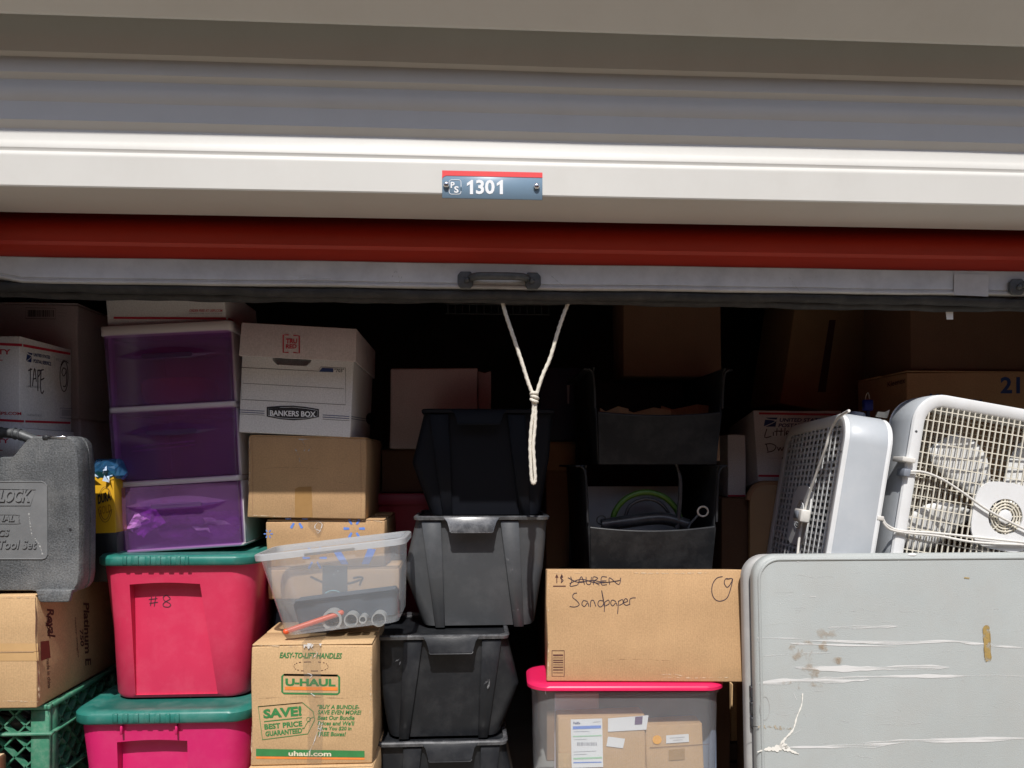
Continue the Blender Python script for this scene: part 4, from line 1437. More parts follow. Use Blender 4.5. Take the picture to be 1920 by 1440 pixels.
pen(fb, [[(448, 768.5), (496, 771)], [(448, 772.5), (496, 775)], [(605, 778), (655, 781)], [(605, 782), (655, 785)]], .0016, 'ink_navy', ff, 'printed_rule', 0)
pen(fb, [[(448, 776), (496, 778.5)], [(605, 786), (655, 789)]], .0009, 'ink_black', ff, 'printed_rule', 0)
sd = ('x', W / 2)
pen(fb, [[(659, 781), (690, 786)], [(659, 785), (690, 790)]], .0016, 'ink_navy', sd, 'printed_rule', 0)
poly(fb, circ(694, 785, 8, 11, 14), 'ink_black', sd, 'printed_badge')
pen(fb, [[(686, 650), (688, 664), (690, 682)]], .004, 'ink_grey', ('x', W / 2 + .006), 'printed_mark', 2, wob=.5)

# ---- moving box
YU = 1.72
zu0 = PX(585, 1434, YU).z
hb, W, H, D = carton('cardboard_box', 'lower kraft box whose top just shows under the moving box', 464, 700, 1437, 1700, YU - .01, .25, 'kraft_light', zb=.001, zt=zu0 - .001, group='cardboard boxes')
uh, W, H, D = carton('moving_box', 'brown moving box printed in green and orange with SAVE tag, under the clear tote', 471, 699, 1207, 1434, YU, .235, 'kraft_light', zb=zu0, group='cardboard boxes')
fu = ('y', 0)
txt(uh, 'EASY-TO-LIFT HANDLES', (525, 1223, 641, 1234), 'ink_green', fu, .03, shear=.2, sl=.012)
hl = [(551 + 64 * ((.5 + .5 * c_)), 1241 + 17 * (.5 + .5 * s_)) for c_, s_ in [((1 if math.cos(R(t)) > 0 else -1) * abs(math.cos(R(t))) ** .5, math.sin(R(t))) for t in range(0, 360, 10)]]
m_ = MB()
for i in range(0, 36, 1):
    a, b_ = hl[i], hl[(i + 1) % 36]
    if i % 2 == 0:
        pl2, nv = _off(uh, fu, EPS)
        ribbon(m_, [U(uh, *a, pl2), U(uh, *b_, pl2)], nv, lambda t: .0014)
m_.build('perforation', 'ink_brown', uh)
q = [(529 + 107 * x, 1265 + 35 * y + 1.5 * x) for x, y in [(a, b_) for a, b_ in [(.03, 0), (.97, 0), (1, .09), (1, .91), (.97, 1), (.03, 1), (0, .91), (0, .09)]]]
frame_marks(uh, q, .0042, 'ink_green', fu)
txt(uh, 'U-HAUL', (535, 1272, 629, 1286), 'ink_green', fu, .045, sl=.01)
poly(uh, [(534, 1287.5), (633, 1288.5), (633, 1295), (534, 1293.5)], 'ink_orange', fu, 'printed_stripe')
frame_marks(uh, [(484, 1325), (567, 1317.5), (587, 1334), (590, 1350), (577, 1376), (492, 1387)], .0017, 'ink_green', fu)
txt(uh, 'SAVE!', None, 'ink_green', fu, .045, quad=[(493, 1330), (565, 1323.5), (566, 1342), (494, 1347.5)])
pen(uh, [[(495, 1353), (566.5, 1345.5)]], .0022, 'ink_green', fu, 'printed_rule', 0)
txt(uh, 'BEST PRICE', None, 'ink_green', fu, .035, quad=[(495, 1358), (566, 1351.5), (567, 1361.5), (496, 1368)])
txt(uh, 'GUARANTEED*', None, 'ink_green', fu, .035, quad=[(497, 1371), (571, 1363.5), (571, 1374), (498, 1381)])
pen(uh, [circ(578.5, 1349, 3.6, 4.2, 14), vec2(580, 1349, 584, 1346, 588, 1345), vec2(580, 1350, 574, 1358, 570, 1366)], .0012, 'ink_green', fu, 'printed_ring', 0)
for i, (s_, wd) in enumerate((('*BUY A BUNDLE-', 78), ('SAVE EVEN MORE!', 81), ('Beat Our Bundle', 69), ("Prices and We'll", 68), ('Give You $20 in', 63), ('FREE Boxes!', 52))):
    v = 1321 + i * 10.2
    txt(uh, s_, (594 + (2 if i else 0), v, 596 + wd, v + 8.2), 'ink_green', fu, .025, shear=.18, sl=.008)
poly(uh, [(480, 1404), (683.5, 1408), (683.5, 1420), (480, 1417.5)], 'ink_green', fu, 'printed_stripe')
poly(uh, [(480, 1418.5), (683.5, 1421), (683.5, 1424.5), (480, 1422.5)], 'ink_orange', fu, 'printed_stripe')
txt(uh, 'uhaul.com', (541, 1408, 621, 1417.5), pm('cream_ink', (.75, .68, .5), .6), fu, .03, eps=.0014, sl=.01)
poly(uh, [(566, 1207), (603, 1209), (601, 1260), (608, 1320), (603, 1434), (575, 1434), (580, 1320), (568, 1260)], 'tape_clear', fu, 'tape_strip', eps=.0016)
pen(uh, [vec2(576, 1262, 585, 1266, 580, 1272), vec2(583, 1300, 590, 1305), vec2(600, 1352, 590, 1388, 580, 1410), vec2(604, 1356, 598, 1382), vec2(585, 1216, 595, 1224, 588, 1232), vec2(597, 1366, 606, 1370)], .0010, 'scuff', ('y', -.001), 'wrinkle', eps=.0012, wob=.6)
m_ = MB()
rnd = random.Random(4)
a, c = U(uh, 566, 1207, fu), U(uh, 601, 1207, fu)
m_.add([(a.x, -.003, H + .0025), (c.x, -.003, H + .0025), (c.x, D * .9, H + .003), (a.x, D * .9, H + .003), (a.x, -.003, H - .004), (c.x, -.003, H - .004)], [(0, 1, 2, 3), (4, 5, 1, 0)])
m_.build('tape_strip', 'tape_clear', uh)
m_ = MB()
for k in range(14):
    x = a.x + (c.x - a.x) * rnd.random()
    m_.add([(x, -.0038, H + rnd.uniform(-.007, .003)), (x + rnd.uniform(.003, .008), -.0042, H + rnd.uniform(-.005, .003)), (x + .003, -.0038, H - rnd.uniform(.004, .012))], [(0, 1, 2)])
m_.build('crinkle', 'scuff', uh)

# ---- clear tote resting crooked between the moving box and the black bin
YT2 = 1.725
cp = PX(640, 1182, YT2)
ct = thing('clear_tote', 'open frosted clear tote tilted to one side on the moving box', 'storage tote', (cp.x, YT2, cp.z), (0, R(-6.4), 0))
TD = .185
th = .0016
wb_, wt_, hh = .268, .328, .194
m_ = MB()
ro, ri = [], []
for z, k in ((0, 0), (.012, .06), (hh, 1)):
    w_ = wb_ + (wt_ - wb_) * k - (.012 if z == 0 else 0)
    yo = .016 * (1 - k)
    xs = -.006 * k
    ro.append([(x + xs, y, z) for x, y in rr(-w_ / 2, w_ / 2, yo, TD - yo, .022, 6)])
    ri.append([(x + xs, y, max(z, .002)) for x, y in rr(-w_ / 2 + th, w_ / 2 - th, yo + th, TD - yo - th, .021, 6)])
m_.rings(ro, cap1=False)
tb = m_.build('body', 'frost_milky', ct, smooth=50)
m_ = MB()
for (xa, xb, dzt, dzb2) in ((-.5, -.06, .0, -.017), (-.0595, .165, 0.001, -.008), (.1655, .5, .002, -.017)):
    pass
prof = [(0, hh - .015), (-.009, hh - .015), (-.010, hh - .002), (-.007, hh), (.001, hh), (.001, hh - .004)]
rs = []
for off, z in prof:
    rs.append([(x - .006, y, z) for x, y in rr(-wt_ / 2 + off - .0005, wt_ / 2 - off + .0005, off - .0005, TD - off + .0005, .024 - off, 6)])
m_.rings(rs, closed=True)
rim = m_.build('rim', 'frost_rim', ct, smooth=40)
carve(rim, MB().box(-.062, .052, -.03, -.0050, hh - .02, hh - .0085))
# contents of the clear tote
inside = [('pipe_ring', 'white pipe ring nearest the orange rod in the clear tote', 622, 1163, .0235, .0055), ('pipe_ring', 'medium white pipe ring in the clear tote', 658, 1163, .0165, .003), ('pipe_ring', 'smallest white pipe ring in the clear tote', 680, 1162, .0095, .003), ('pipe_ring', 'rightmost white pipe ring in the clear tote', 710, 1162, .017, .0026)]
for nme, lab, u, v, r_, t_ in inside:
    p = MX[ct] @ U(ct, u, v, ('y', .05))
    t = thing(nme, lab, 'pipe ring', tuple(p), (0, R(-6.4), 0), 'pipe rings in the clear tote')
    m_ = MB()
    m_.rings([[(rad * math.cos(R(a)), y, rad * math.sin(R(a))) for a in range(0, 360, 12)] for rad, y in ((r_, 0), (r_, .05), (r_ - t_, .05), (r_ - t_, 0))], closed=True)
    m_.build('ring', 'pvc_dim', t, smooth=40)
pa, pb = MX[ct] @ U(ct, 536, 1184, ('y', .024)), MX[ct] @ U(ct, 640, 1149, ('y', .06))
t = thing('orange_rod', 'orange rod lying slantwise in the clear tote', 'rod', tuple(pa))
m_ = MB()
dv_ = pb - pa
m_.tube([(0, 0, 0), tuple(dv_ * .02), tuple(dv_ * .5), tuple(dv_)], .0065, 10)
m_.build('rod', 'orange', t, smooth=60)
for k in range(2):
    m_ = MB()
    q = dv_ * (.0 if k == 0 else 1)
    m_.ico(tuple(q), .0068, 2)
    m_.build('end_cap', 'orange', t, smooth=60)
p = MX[ct] @ Vector((0, .10, .004))
t = thing('dark_cloth', 'dark folded cloth on the bottom of the clear tote', 'cloth', tuple(p), (0, R(-6.4), 0))
m_ = MB()
m_.rings([[(x, y, z) for x, y in rr(-.122 * k, .122 * k, -.015, .055, .015, 5)] for z, k in ((0, .95), (.03, 1), (.050, 1.02), (.060, .98))])
m_.build('cloth', pm('slate_cloth', (.06, .075, .095), .9, .2, 12), t, smooth=50, jit=.001)


def wear(r, pts, mat='kraft_edge', wid=.0022, pl=('y', 0)):
    pen(r, pts, wid, mat, pl, 'worn_edge', 3, eps=.0009, taper=True, wob=.7)


M['worn'] = scuff_mat('worn_board', (.66, .50, .33), .6, 90, (1, 1, 1), .75)
M['crease'] = scuff_mat('board_crease', (.30, .18, .09), .7, 60, (1, 1, 1), .45)
wear(uh, [vec2(473, 1212, 474, 1260, 473, 1300), vec2(474, 1210, 520, 1211, 560, 1212), vec2(620, 1212, 660, 1213, 696, 1214), vec2(696, 1220, 695, 1300, 693, 1360), vec2(473, 1350, 472, 1400, 473, 1430)], 'worn')
wear(uh, [vec2(480, 1310, 560, 1306, 640, 1309, 690, 1306), vec2(650, 1245, 680, 1252)], 'crease', .0016)
wear(cb, [vec2(467, 820, 468, 870, 467, 920), vec2(470, 966, 520, 968, 550, 968), vec2(620, 822, 680, 823)], 'worn')
wear(cb, [vec2(480, 880, 540, 876, 600, 879), vec2(620, 900, 660, 910)], 'crease', .0014)
wear(wm, [vec2(500, 978, 501, 1010), vec2(640, 976, 700, 976, 719, 980)], 'worn')
# ================================================================== BLACK BINS
def black_bin(label, u0, u1, v_rim, Yf, zb, zt_, depth, mat, mirror, rimmat, flapmat, rot=0.0, group='black stacking bins'):
    x0, x1, _, _ = front(u0, u1, v_rim, v_rim + 10, Yf)
    x0 = PX(u0, v_rim, Yf + .018).x
    W = x1 - x0
    H = zt_ - zb
    r = thing('stacking_bin', label, 'storage bin', ((x0 + x1) / 2, Yf, zb), (0, 0, rot), group)
    sx = -1 if mirror else 1

    def fy(z):                                   # the end wall leans in towards the bottom
        return .014 + .014 * (1 - z / H)
    rs = []
    for z, xl, xr, rad in ((0, -.43, .385, .03), (.006, -.445, .40, .035), (.022, -.462, .408, .035), (H * .48, -.572, .452, .02), (H * .50, -.576, .456, .02), (H * .52, -.572, .46, .02), (H - .006, -.485, .49, .025)):
        a, c = sorted((sx * xl * W, sx * xr * W))
        rs.append([(x, y, z) for x, y in rr(a, c, fy(z), depth - fy(z), rad, 6)])
    m_ = MB()
    m_.rings(rs)
    m_.build('body', mat, r, smooth=32)
    # two raised straps on the end wall
    for (ta, tb_, ba, bb_) in ((-.443, -.30, -.342, -.272), (.136, .272, .238, .312)):
        ta, tb_, ba, bb_ = (sx * k * W for k in (ta, tb_, ba, bb_))
        zt2, zb2 = H - .012, -.004
        y_t, y_b = fy(H), fy(0)
        p = .0085
        vs = []
        for (xa, xb, z, yy) in ((ta, tb_, zt2, y_t), (ba, bb_, zb2, y_b)):
            lo, hi = min(xa, xb), max(xa, xb)
            vs += [(lo, yy - p, z), (hi, yy - p, z), (hi, yy + .004, z), (lo, yy + .004, z)]
        q = MB()
        q.add(vs, [(0, 1, 5, 4), (1, 2, 6, 5), (3, 0, 4, 7), (2, 3, 7, 6), (0, 3, 2, 1), (4, 5, 6, 7)])
        q.build('strap_rib', mat, r, .0012, 1)
    # rim all round
    prof = [(0, H - .008), (-.001, H - .001), (.002, H + .002), (.010, H + .002), (.012, H - .008)]
    rs = []
    for off, z in prof:
        rs.append([(x, y, z) for x, y in rr(-W / 2 + off, W / 2 - off, off, depth - off, .02, 6)])
    q = MB()
    q.rings(rs, closed=True)
    rim = q.build('rim', rimmat, r, smooth=35)
    # drop flap in the middle of the rim
    fl = [(sx * k * W, z) for k, z in ((-.285, H - .0005), (-.255, H - .012), (-.235, H - .034), (-.225, H - .038), (.075, H - .038), (.085, H - .034), (.108, H - .012), (.135, H - .0005))]
    q = MB()
    yo_ = lambda z: -.001 - .50 * (H - z)
    q.rings([[(x, yo_(z), z) for x, z in fl], [(x, yo_(z) + .004, z) for x, z in fl]])
    q.build('grip_flap', flapmat, rim, .0015, 2)
    q = MB()
    q.tube([(fl[k][0], yo_(fl[k][1]) + .001, fl[k][1] - .0012) for k in (2, 3, 4, 5)], .0017, 6)
    q.build('flap_lip', flapmat, rim, smooth=60)
    MB().box(-W / 2 + .013, W / 2 - .013, .013, depth - .013, H - .012, H - .009).build('cover', mat, r)
    return r


Y1, Y2, Y3, Y4 = 1.935, 1.925, 1.845, 1.835
z4 = PX(826, 1393, Y4).z
z3 = PX(826, 1193, Y3).z
z2 = PX(903, 969, Y2).z
z1 = PX(915, 768, Y1).z
black_bin('lowest black stacking bin, cut off at the bottom of the stack', 699, 952, 1393, Y4, .001, z4, .30, 'bin_black', True, 'bin_gloss', 'bin_black')
bn3 = black_bin('black stacking bin beside the moving box, second from the bottom', 699, 955, 1193, Y3, z4 + .003, z3, .30, 'bin_black', True, 'bin_gloss', 'bin_black')
bn2 = black_bin('black stacking bin toned grey for sheen, with a sunlit shiny grip, third from the bottom', 776, 1031, 969, Y2, z3 + .003, z2, .28, 'bin_sheen', False, 'bin_gloss', 'bin_gloss')
black_bin('black stacking bin darkened for shade at the top of the bin stack', 791, 1042, 768, Y1, z2 + .003, z1, .28, 'bin_shade', False, 'bin_shade', 'bin_shade')
for r_, marks in ((bn3, [((741, 1240), (752, 1236), (748, 1248)), ((836, 1268), (842, 1272)), ((905, 1285), (918, 1275), (914, 1292)), ((838, 1350), (850, 1346)), ((820, 1196), (850, 1206), (840, 1216)), ((915, 1228), (912, 1244))]), (bn2, [((808, 1045), (810, 1047)), ((820, 1067), (821, 1069)), ((925, 1150), (980, 1142)), ((938, 1036), (960, 1060), (955, 1075)), ((868, 1100), (890, 1110)), ((850, 1170), (900, 1165))])):
    pen(r_, [list(q) for q in marks], .0035, 'bin_scuff', ('y', .004 if r_ is bn3 else .005), 'scuff_mark', 4, taper=True, wob=.5, eps=.0)
# dark bins that carry the stack of boxes behind the clear tote
black_bin('dark bin under the parcel box behind the clear tote, upper one', 512, 735, 1125, YS + .01, .30, zA0 - .003, .33, 'bin_shade', False, 'bin_shade', 'bin_shade', group='dark bins behind the clear tote')
black_bin('dark bin on the floor behind the moving box, lower one', 512, 735, 1125, YS + .01, .001, .297, .33, 'bin_shade', False, 'bin_shade', 'bin_shade', group='dark bins behind the clear tote')

# ================================================================== CENTRE BACK
# two open-front pick bins one above the other
YR = 1.995


def pick_bin(label, u0, u1, v_top, v_lip, v_bot, Y, zb, D, mat):
    x0, x1, zt_, _ = front(u0, u1, v_top, v_bot, Y)
    zl = PX((u0 + u1) / 2, v_lip, Y).z
    W, H, HL = x1 - x0, zt_ - zb, zl - zb
    r = thing('pick_bin', label, 'storage bin', ((x0 + x1) / 2, Y, zb), (0, 0, 0), 'open front pick bins')
    t = .006
    w0 = W * .80
    # side walls with a scooped front edge
    for sx in (-1, 1):
        q = MB()
        prof = [(0.0, HL - .004), (.006, HL + .012), (.008, H * .75), (.004, H - .012), (-.012, H), (D, H), (D, 0), (.02, 0)]
        pr = [(y, z) for y, z in prof]
        xo = lambda z: sx * (w0 / 2 + (W / 2 - w0 / 2) * (z / H) * .45)
        n = len(pr)
        vs = [(xo(z), y, z) for y, z in pr] + [(xo(z) - sx * t, y, z) for y, z in pr]
        fs = [tuple(range(n)), tuple(range(2 * n - 1, n - 1, -1))] + [(i, (i + 1) % n, n + (i + 1) % n, n + i) for i in range(n)]
        q.add(vs, fs)
        q.build('side_wall', mat, r, .001, 1)
        # flared top ear
        q = MB()
        ear = smoothline([(xo(HL * 1.1), -.001, HL * 1.1), (xo(H * .7) - sx * .001, -.001, H * .75), (xo(H * .9), -.001, H * .94), (sx * W * .47, -.002, H - .003)], 5)
        q.tube(ear, .0034, 7)
        q.build('ear_lip', 'bin_black', r, smooth=60)
        xa, xb = sorted((sx * (w0 / 2 + .012), sx * W / 2))
        MB().box(xa, xb, .004, D, H - .006, H).build('top_rail', mat, r, .001, 1)
    # bowed front panel
    q = MB()
    n = 14
    vs = []
    for k in range(n + 1):
        tt = -1 + 2 * k / n
        x = tt * (w0 / 2 + .003)
        sag = -.010 * (1 - tt * tt)
        vs += [(x, -.004 - .012 * (1 - tt * tt), HL + sag), (x * .97, .010 - .006 * (1 - tt * tt), 0), (x * .97, .016, 0), (x, .004 - .012 * (1 - tt * tt), HL + sag)]
    fs = []
    for k in range(n):
        for j in range(4):
            fs.append((4 * k + j, 4 * k + (j + 1) % 4, 4 * k + 4 + (j + 1) % 4, 4 * k + 4 + j))
    fs += [(0, 1, 2, 3), (4 * n + 3, 4 * n + 2, 4 * n + 1, 4 * n)]
    q.add(vs, fs)
    fp = q.build('front_panel', mat, r, smooth=40)
    q = MB()
    q.tube([(vs[4 * k][0], vs[4 * k][1] + .004, vs[4 * k][2] + .001) for k in range(n + 1)], .0042, 7)
    q.build('front_lip', 'bin_black', fp, smooth=60)
    MB().box(-w0 / 2, w0 / 2, .017, D, .0005, .006).build('base', mat, r)
    MB().box(-w0 / 2 - .01, w0 / 2 + .01, D - .006, D - .0005, .007, H).build('back_wall', mat, r)
    return r, W, H, HL, w0


zp2 = PX(1220, 872, YR).z
zp1 = PX(1220, 1072, YR).z - .04
zp3 = PX(1240, 688, YR).z
sup, *_ = carton('cardboard_box', 'shade-darkened brown carton under the open pick bins behind the sandpaper box', 1078, 1368, 1080, 1300, YR - .01, .40, 'kraft_shade', zb=.001, zt=zp1 - .001, group='dim cartons at the back')
pb1, W, H, HL, w0 = pick_bin('lower open black pick bin holding green hose and a white ring', 1080, 1365, 872, 990, 1080, YR, zp1, .38, 'bin_dark')
pb2, W2_, H2_, HL2, w02 = pick_bin('upper open black pick bin with brown paper inside', 1095, 1375, 690, 775, 872, YR + .01, zp2 + .002, .38, 'bin_dark')
# contents
wp = thing('white_sheet', 'pale sheet standing at the back of the lower pick bin', 'sheet', (pb1.location.x - .005, YR + .16, zp1 + .008))
hs = PX(1200, 912, YR + .16).z - zp1 - .008
MB().box(-w0 / 2 + .012, w0 / 2 - .045, 0, .004, 0, hs).build('sheet', pm('shaded_sheet', (.30, .30, .31), .8, .15, 12), wp, .001, 1)  # white sheet greyed to put the bin's inner shade into its colour
gh = thing('green_hose', 'green hose arched inside the lower pick bin', 'hose', (pb1.location.x, YR + .09, zp1 + .01))


def lp(o, u, v, Y):
    p = PX(u, v, Y)
    return (p.x - o.location.x, p.y - o.location.y, p.z - o.location.z)


m_ = MB()
m_.tube(smoothline([lp(gh, u, v, YR + .09) for u, v in ((1148, 1000), (1152, 962), (1175, 934), (1210, 923), (1245, 932), (1268, 955), (1280, 985))], 8), .0085, 10)
m_.build('hose', 'hose_green', gh, smooth=60)
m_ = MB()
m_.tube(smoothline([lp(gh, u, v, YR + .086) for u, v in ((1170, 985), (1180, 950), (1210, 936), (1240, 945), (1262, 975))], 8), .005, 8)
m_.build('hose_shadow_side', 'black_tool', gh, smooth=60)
bh = thing('black_cable', 'black cable rising out of the lower pick bin', 'cable', (pb1.location.x + .03, YR + .05, zp1 + .01))
m_ = MB()
m_.tube(smoothline([lp(bh, u, v, YR + .05) for u, v in ((1268, 1005), (1274, 950), (1276, 905), (1270, 875), (1261, 858))], 8), .006, 9, rfun=lambda i, a: .0075 - .00012 * i)
m_.build('cable', 'black_tool', bh, smooth=60)
wr = thing('eye_bolt', 'pale ring on a stem in the lower pick bin', 'eye bolt', (pb1.location.x + .08, YR + .04, zp1 + .01))
c0 = Vector(lp(wr, 1318, 959, YR + .04))
m_ = MB()
m_.tube([(c0.x + .0145 * math.cos(R(a)), c0.y, c0.z + .0135 * math.sin(R(a))) for a in range(0, 360, 20)], .0026, 8, closed=True)
m_.build('ring', 'pvc', wr, smooth=60)
m_ = MB()
m_.tube([lp(wr, 1309, 966, YR + .04), lp(wr, 1294, 982, YR + .04), lp(wr, 1285, 1010, YR + .05)], .0035, 7)
m_.build('stem', 'iron', wr, smooth=60)
bt2 = thing('tool_bundle', 'dark tool bundle lying along the lower pick bin front', 'tool', (pb1.location.x, YR + .06, zp1 + .09))
m_ = MB()
m_.tube(smoothline([lp(bt2, u, v, YR + .06) for u, v in ((1128, 985), (1180, 978), (1240, 972), (1290, 985))], 6), .018, 9)
m_.build('bundle', 'black_tool', bt2, smooth=50)
m_ = MB()
m_.tube([(v_.x, v_.y, v_.z) for v_ in smoothline([Vector(lp(bt2, 1128 + 9 * math.cos(R(a)), 975 + 8 * math.sin(R(a)), YR + .055)) for a in range(90, 400, 40)], 3)], .002, 6)
m_.build('hook', 'steel', bt2, smooth=60)
for k, (ua, ub_, va, vb_) in enumerate(((1125, 1180, 770, 762), (1170, 1260, 772, 766), (1240, 1350, 766, 763))):
    a, c = PX(ua, va, YR + .05 + .03 * k), PX(ub_, vb_, YR + .05 + .03 * k)
    t = thing('kraft_paper', ['small folded kraft paper in the upper pick bin, left', 'crumpled kraft paper in the middle of the upper pick bin', 'flat reddish kraft sheet in the upper pick bin, right'][k], 'paper', ((a.x + c.x) / 2, a.y, zp2 + .012), (0, 0, 0), 'kraft paper in the upper pick bin')
    w_ = (c.x - a.x) / 2
    h_ = a.z - zp2 - .012
    q = MB()
    q.add([(-w_, 0, 0), (w_, .0, 0), (w_, .01, h_ + .006), (w_ * .2, -.006, h_ + .012), (-w_ * .6, .004, h_ - .002), (-w_, 0, h_ + .008), (-w_, .004, 0), (w_, .004, 0), (w_, .014, h_ + .006), (w_ * .2, -.002, h_ + .012), (-w_ * .6, .008, h_ - .002), (-w_, .004, h_ + .008)],
          [(0, 1, 2, 3, 4, 5), (11, 10, 9, 8, 7, 6), (5, 4, 10, 11), (4, 3, 9, 10), (3, 2, 8, 9), (2, 1, 7, 8), (0, 5, 11, 6)])
    q.build('sheet', ['kraft', 'kraft', 'kraft_red'][k], t)
zpt = pb2.location.z + H2_
bk1, *_ = carton('cardboard_box', 'dim reddish carton on top of the open pick bins, under the door', 1168, 1352, 545, 683, YR + .22, .16, 'kraft_shade', zb=zpt + .002, zt=zpt + .30, group='dim cartons at the back')

# white box in the dark, centre
YW = 2.25
zw0 = PX(820, 842, YW).z
tl2, *_ = carton('cardboard_box', 'shade-darkened carton carrying the white box in the middle of the unit', 715, 915, 850, 1100, YW + .02, .26, 'kraft_shade', zb=PX(760, 926, 2.25).z + .003, zt=zw0 - .001, group='dim cartons at the back')
wbx, *_ = carton('cardboard_box', 'plain pinkish white box in the dark between file box and bins', 731, 896, 690, 842, YW, .32, 'pinkish_card', zb=zw0, lid=False, group='pale cartons', bev=.006)
sm, *_ = carton('cardboard_box', 'small dim pink carton right beside the white box in the dark', 897, 921, 697, 760, YW + .04, .2, 'pinkish_card', zb=zw0, lid=False, group='pale cartons')
# dark red tote behind the bins
zr0 = PX(760, 926, 2.25).z
rt = thing('storage_tote', 'dark red tote in deep shade behind the black bin stack', 'storage tote', (PX(812, 1000, 2.25).x, 2.24, .001))
m_ = MB()
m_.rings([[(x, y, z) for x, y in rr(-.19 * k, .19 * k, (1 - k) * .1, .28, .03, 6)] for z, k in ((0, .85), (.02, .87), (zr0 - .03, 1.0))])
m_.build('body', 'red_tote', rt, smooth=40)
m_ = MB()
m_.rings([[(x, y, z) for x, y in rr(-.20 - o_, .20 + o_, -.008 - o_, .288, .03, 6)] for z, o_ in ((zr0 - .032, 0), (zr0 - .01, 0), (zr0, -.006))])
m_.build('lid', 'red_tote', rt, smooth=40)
# boxes in the dark right of the bins
zq0 = PX(1055, 882, 2.5).z
zq1 = PX(1055, 828, 2.5).z
k1, *_ = carton('cardboard_box', 'dim reddish carton standing behind the bins and the open pick bins', 1025, 1092, 882, 1100, 2.5, .35, 'kraft_red', zb=.001, zt=zq0 - .001, group='dim cartons at the back')
k2, *_ = carton('cardboard_box', 'small brown carton on the dim carton beside the rope loop', 1022, 1080, 828, 882, 2.48, .3, 'kraft', zb=zq0, zt=zq1 - .001, group='dim cartons at the back')
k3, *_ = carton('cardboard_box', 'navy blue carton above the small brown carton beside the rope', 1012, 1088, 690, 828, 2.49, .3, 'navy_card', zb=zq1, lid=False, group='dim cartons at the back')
poly(k3, [(1063, 722), (1068, 722), (1067, 757), (1064, 757)], 'ink_grey', ('y', 0), 'printed_label')

# ================================================================== SANDPAPER BOX AND PINK-LID TOTE
YPk = 1.735
zlid = PX(1175, 1277, 1.75).z
sbx, W, H, D = carton('cardboard_box', 'wide kraft carton hand-lettered Sandpaper on the pink-lid tote', 1027, 1401, 1071, 1276, 1.738, .155, 'kraft', zb=zlid + .001, group='cardboard boxes', bev=.003, rot=(R(-7), 0, R(-4)), lid=False)
fsb = ('y', 0)
pen(sbx, [vec2(1044, 1093, 1044, 1078), vec2(1053, 1093, 1053, 1078)], .0022, 'ink_brown', fsb, 'printed_arrow', 0)
m_ = MB()
for u in (1044, 1053):
    poly(sbx, [(u - 3.2, 1083), (u, 1076), (u + 3.2, 1083)], 'ink_brown', fsb, mb=m_)
poly(sbx, [(1037, 1098), (1061, 1098), (1061, 1100), (1037, 1100)], 'ink_brown', fsb, mb=m_)
m_.build('printed_arrow', 'ink_brown', sbx)
pen(sbx, [vec2(1055, 1079, 1051, 1084, 1056, 1088, 1052, 1092),
          vec2(1070, 1081, 1072, 1090, 1069, 1099, 1082, 1097), vec2(1083, 1097, 1090, 1081, 1096, 1096), vec2(1085, 1091, 1096, 1090),
          vec2(1099, 1082, 1100, 1094, 1107, 1095, 1109, 1082), vec2(1113, 1096, 1112, 1082, 1121, 1084, 1114, 1090, 1124, 1097),
          vec2(1138, 1082, 1128, 1082, 1128, 1096, 1138, 1096), vec2(1128, 1089, 1137, 1089), vec2(1143, 1096, 1143, 1083, 1160, 1096, 1164, 1083),
          vec2(1065, 1083, 1085, 1092, 1110, 1088, 1135, 1092, 1163, 1088), vec2(1068, 1094, 1090, 1086, 1120, 1093, 1160, 1089)], .0019, 'ink_pen', fsb)
pen(sbx, [vec2(1082, 1112, 1076, 1113, 1074, 1120, 1082, 1127, 1086, 1134, 1078, 1138, 1068, 1137), vec2(1102, 1128, 1094, 1126, 1091, 1133, 1096, 1137, 1102, 1130, 1104, 1137),
          vec2(1107, 1138, 1108, 1127, 1113, 1126, 1117, 1137), vec2(1132, 1127, 1124, 1126, 1121, 1133, 1126, 1138, 1132, 1130, 1128, 1107, 1133, 1137),
          vec2(1134, 1128, 1133, 1147), vec2(1134, 1129, 1141, 1125, 1142, 1132, 1135, 1136), vec2(1155, 1128, 1148, 1125, 1145, 1131, 1149, 1136, 1155, 1130, 1157, 1136),
          vec2(1160, 1126, 1158, 1151), vec2(1159, 1128, 1167, 1124, 1168, 1131, 1161, 1135), vec2(1169, 1130, 1177, 1127, 1173, 1122, 1169, 1130, 1174, 1135, 1180, 1133),
          vec2(1181, 1134, 1181, 1124, 1186, 1121, 1192, 1121)], .0019, 'ink_pen', fsb)
pen(sbx, [vec2(1355, 1081, 1344, 1084, 1336, 1096, 1335, 1112, 1341, 1124, 1352, 1127, 1364, 1120, 1371, 1100, 1374, 1085), vec2(1368, 1086, 1361, 1085, 1358, 1093, 1363, 1101, 1369, 1096, 1373, 1085, 1362, 1086)], .0020, 'ink_pen', fsb)
frame_marks(sbx, [(1035, 1220), (1058, 1220), (1058, 1268), (1035, 1268)], .0016, 'ink_brown', fsb)
m_ = MB()
for v0, v1 in ((1227, 1230), (1233, 1234), (1237, 1239), (1241, 1243), (1246, 1247), (1250, 1252), (1255, 1257), (1261, 1262)):
    poly(sbx, [(1037, v0), (1056, v0), (1056, v1), (1037, v1)], 'ink_brown', fsb, mb=m_)
m_.build('printed_barcode', 'ink_brown', sbx)

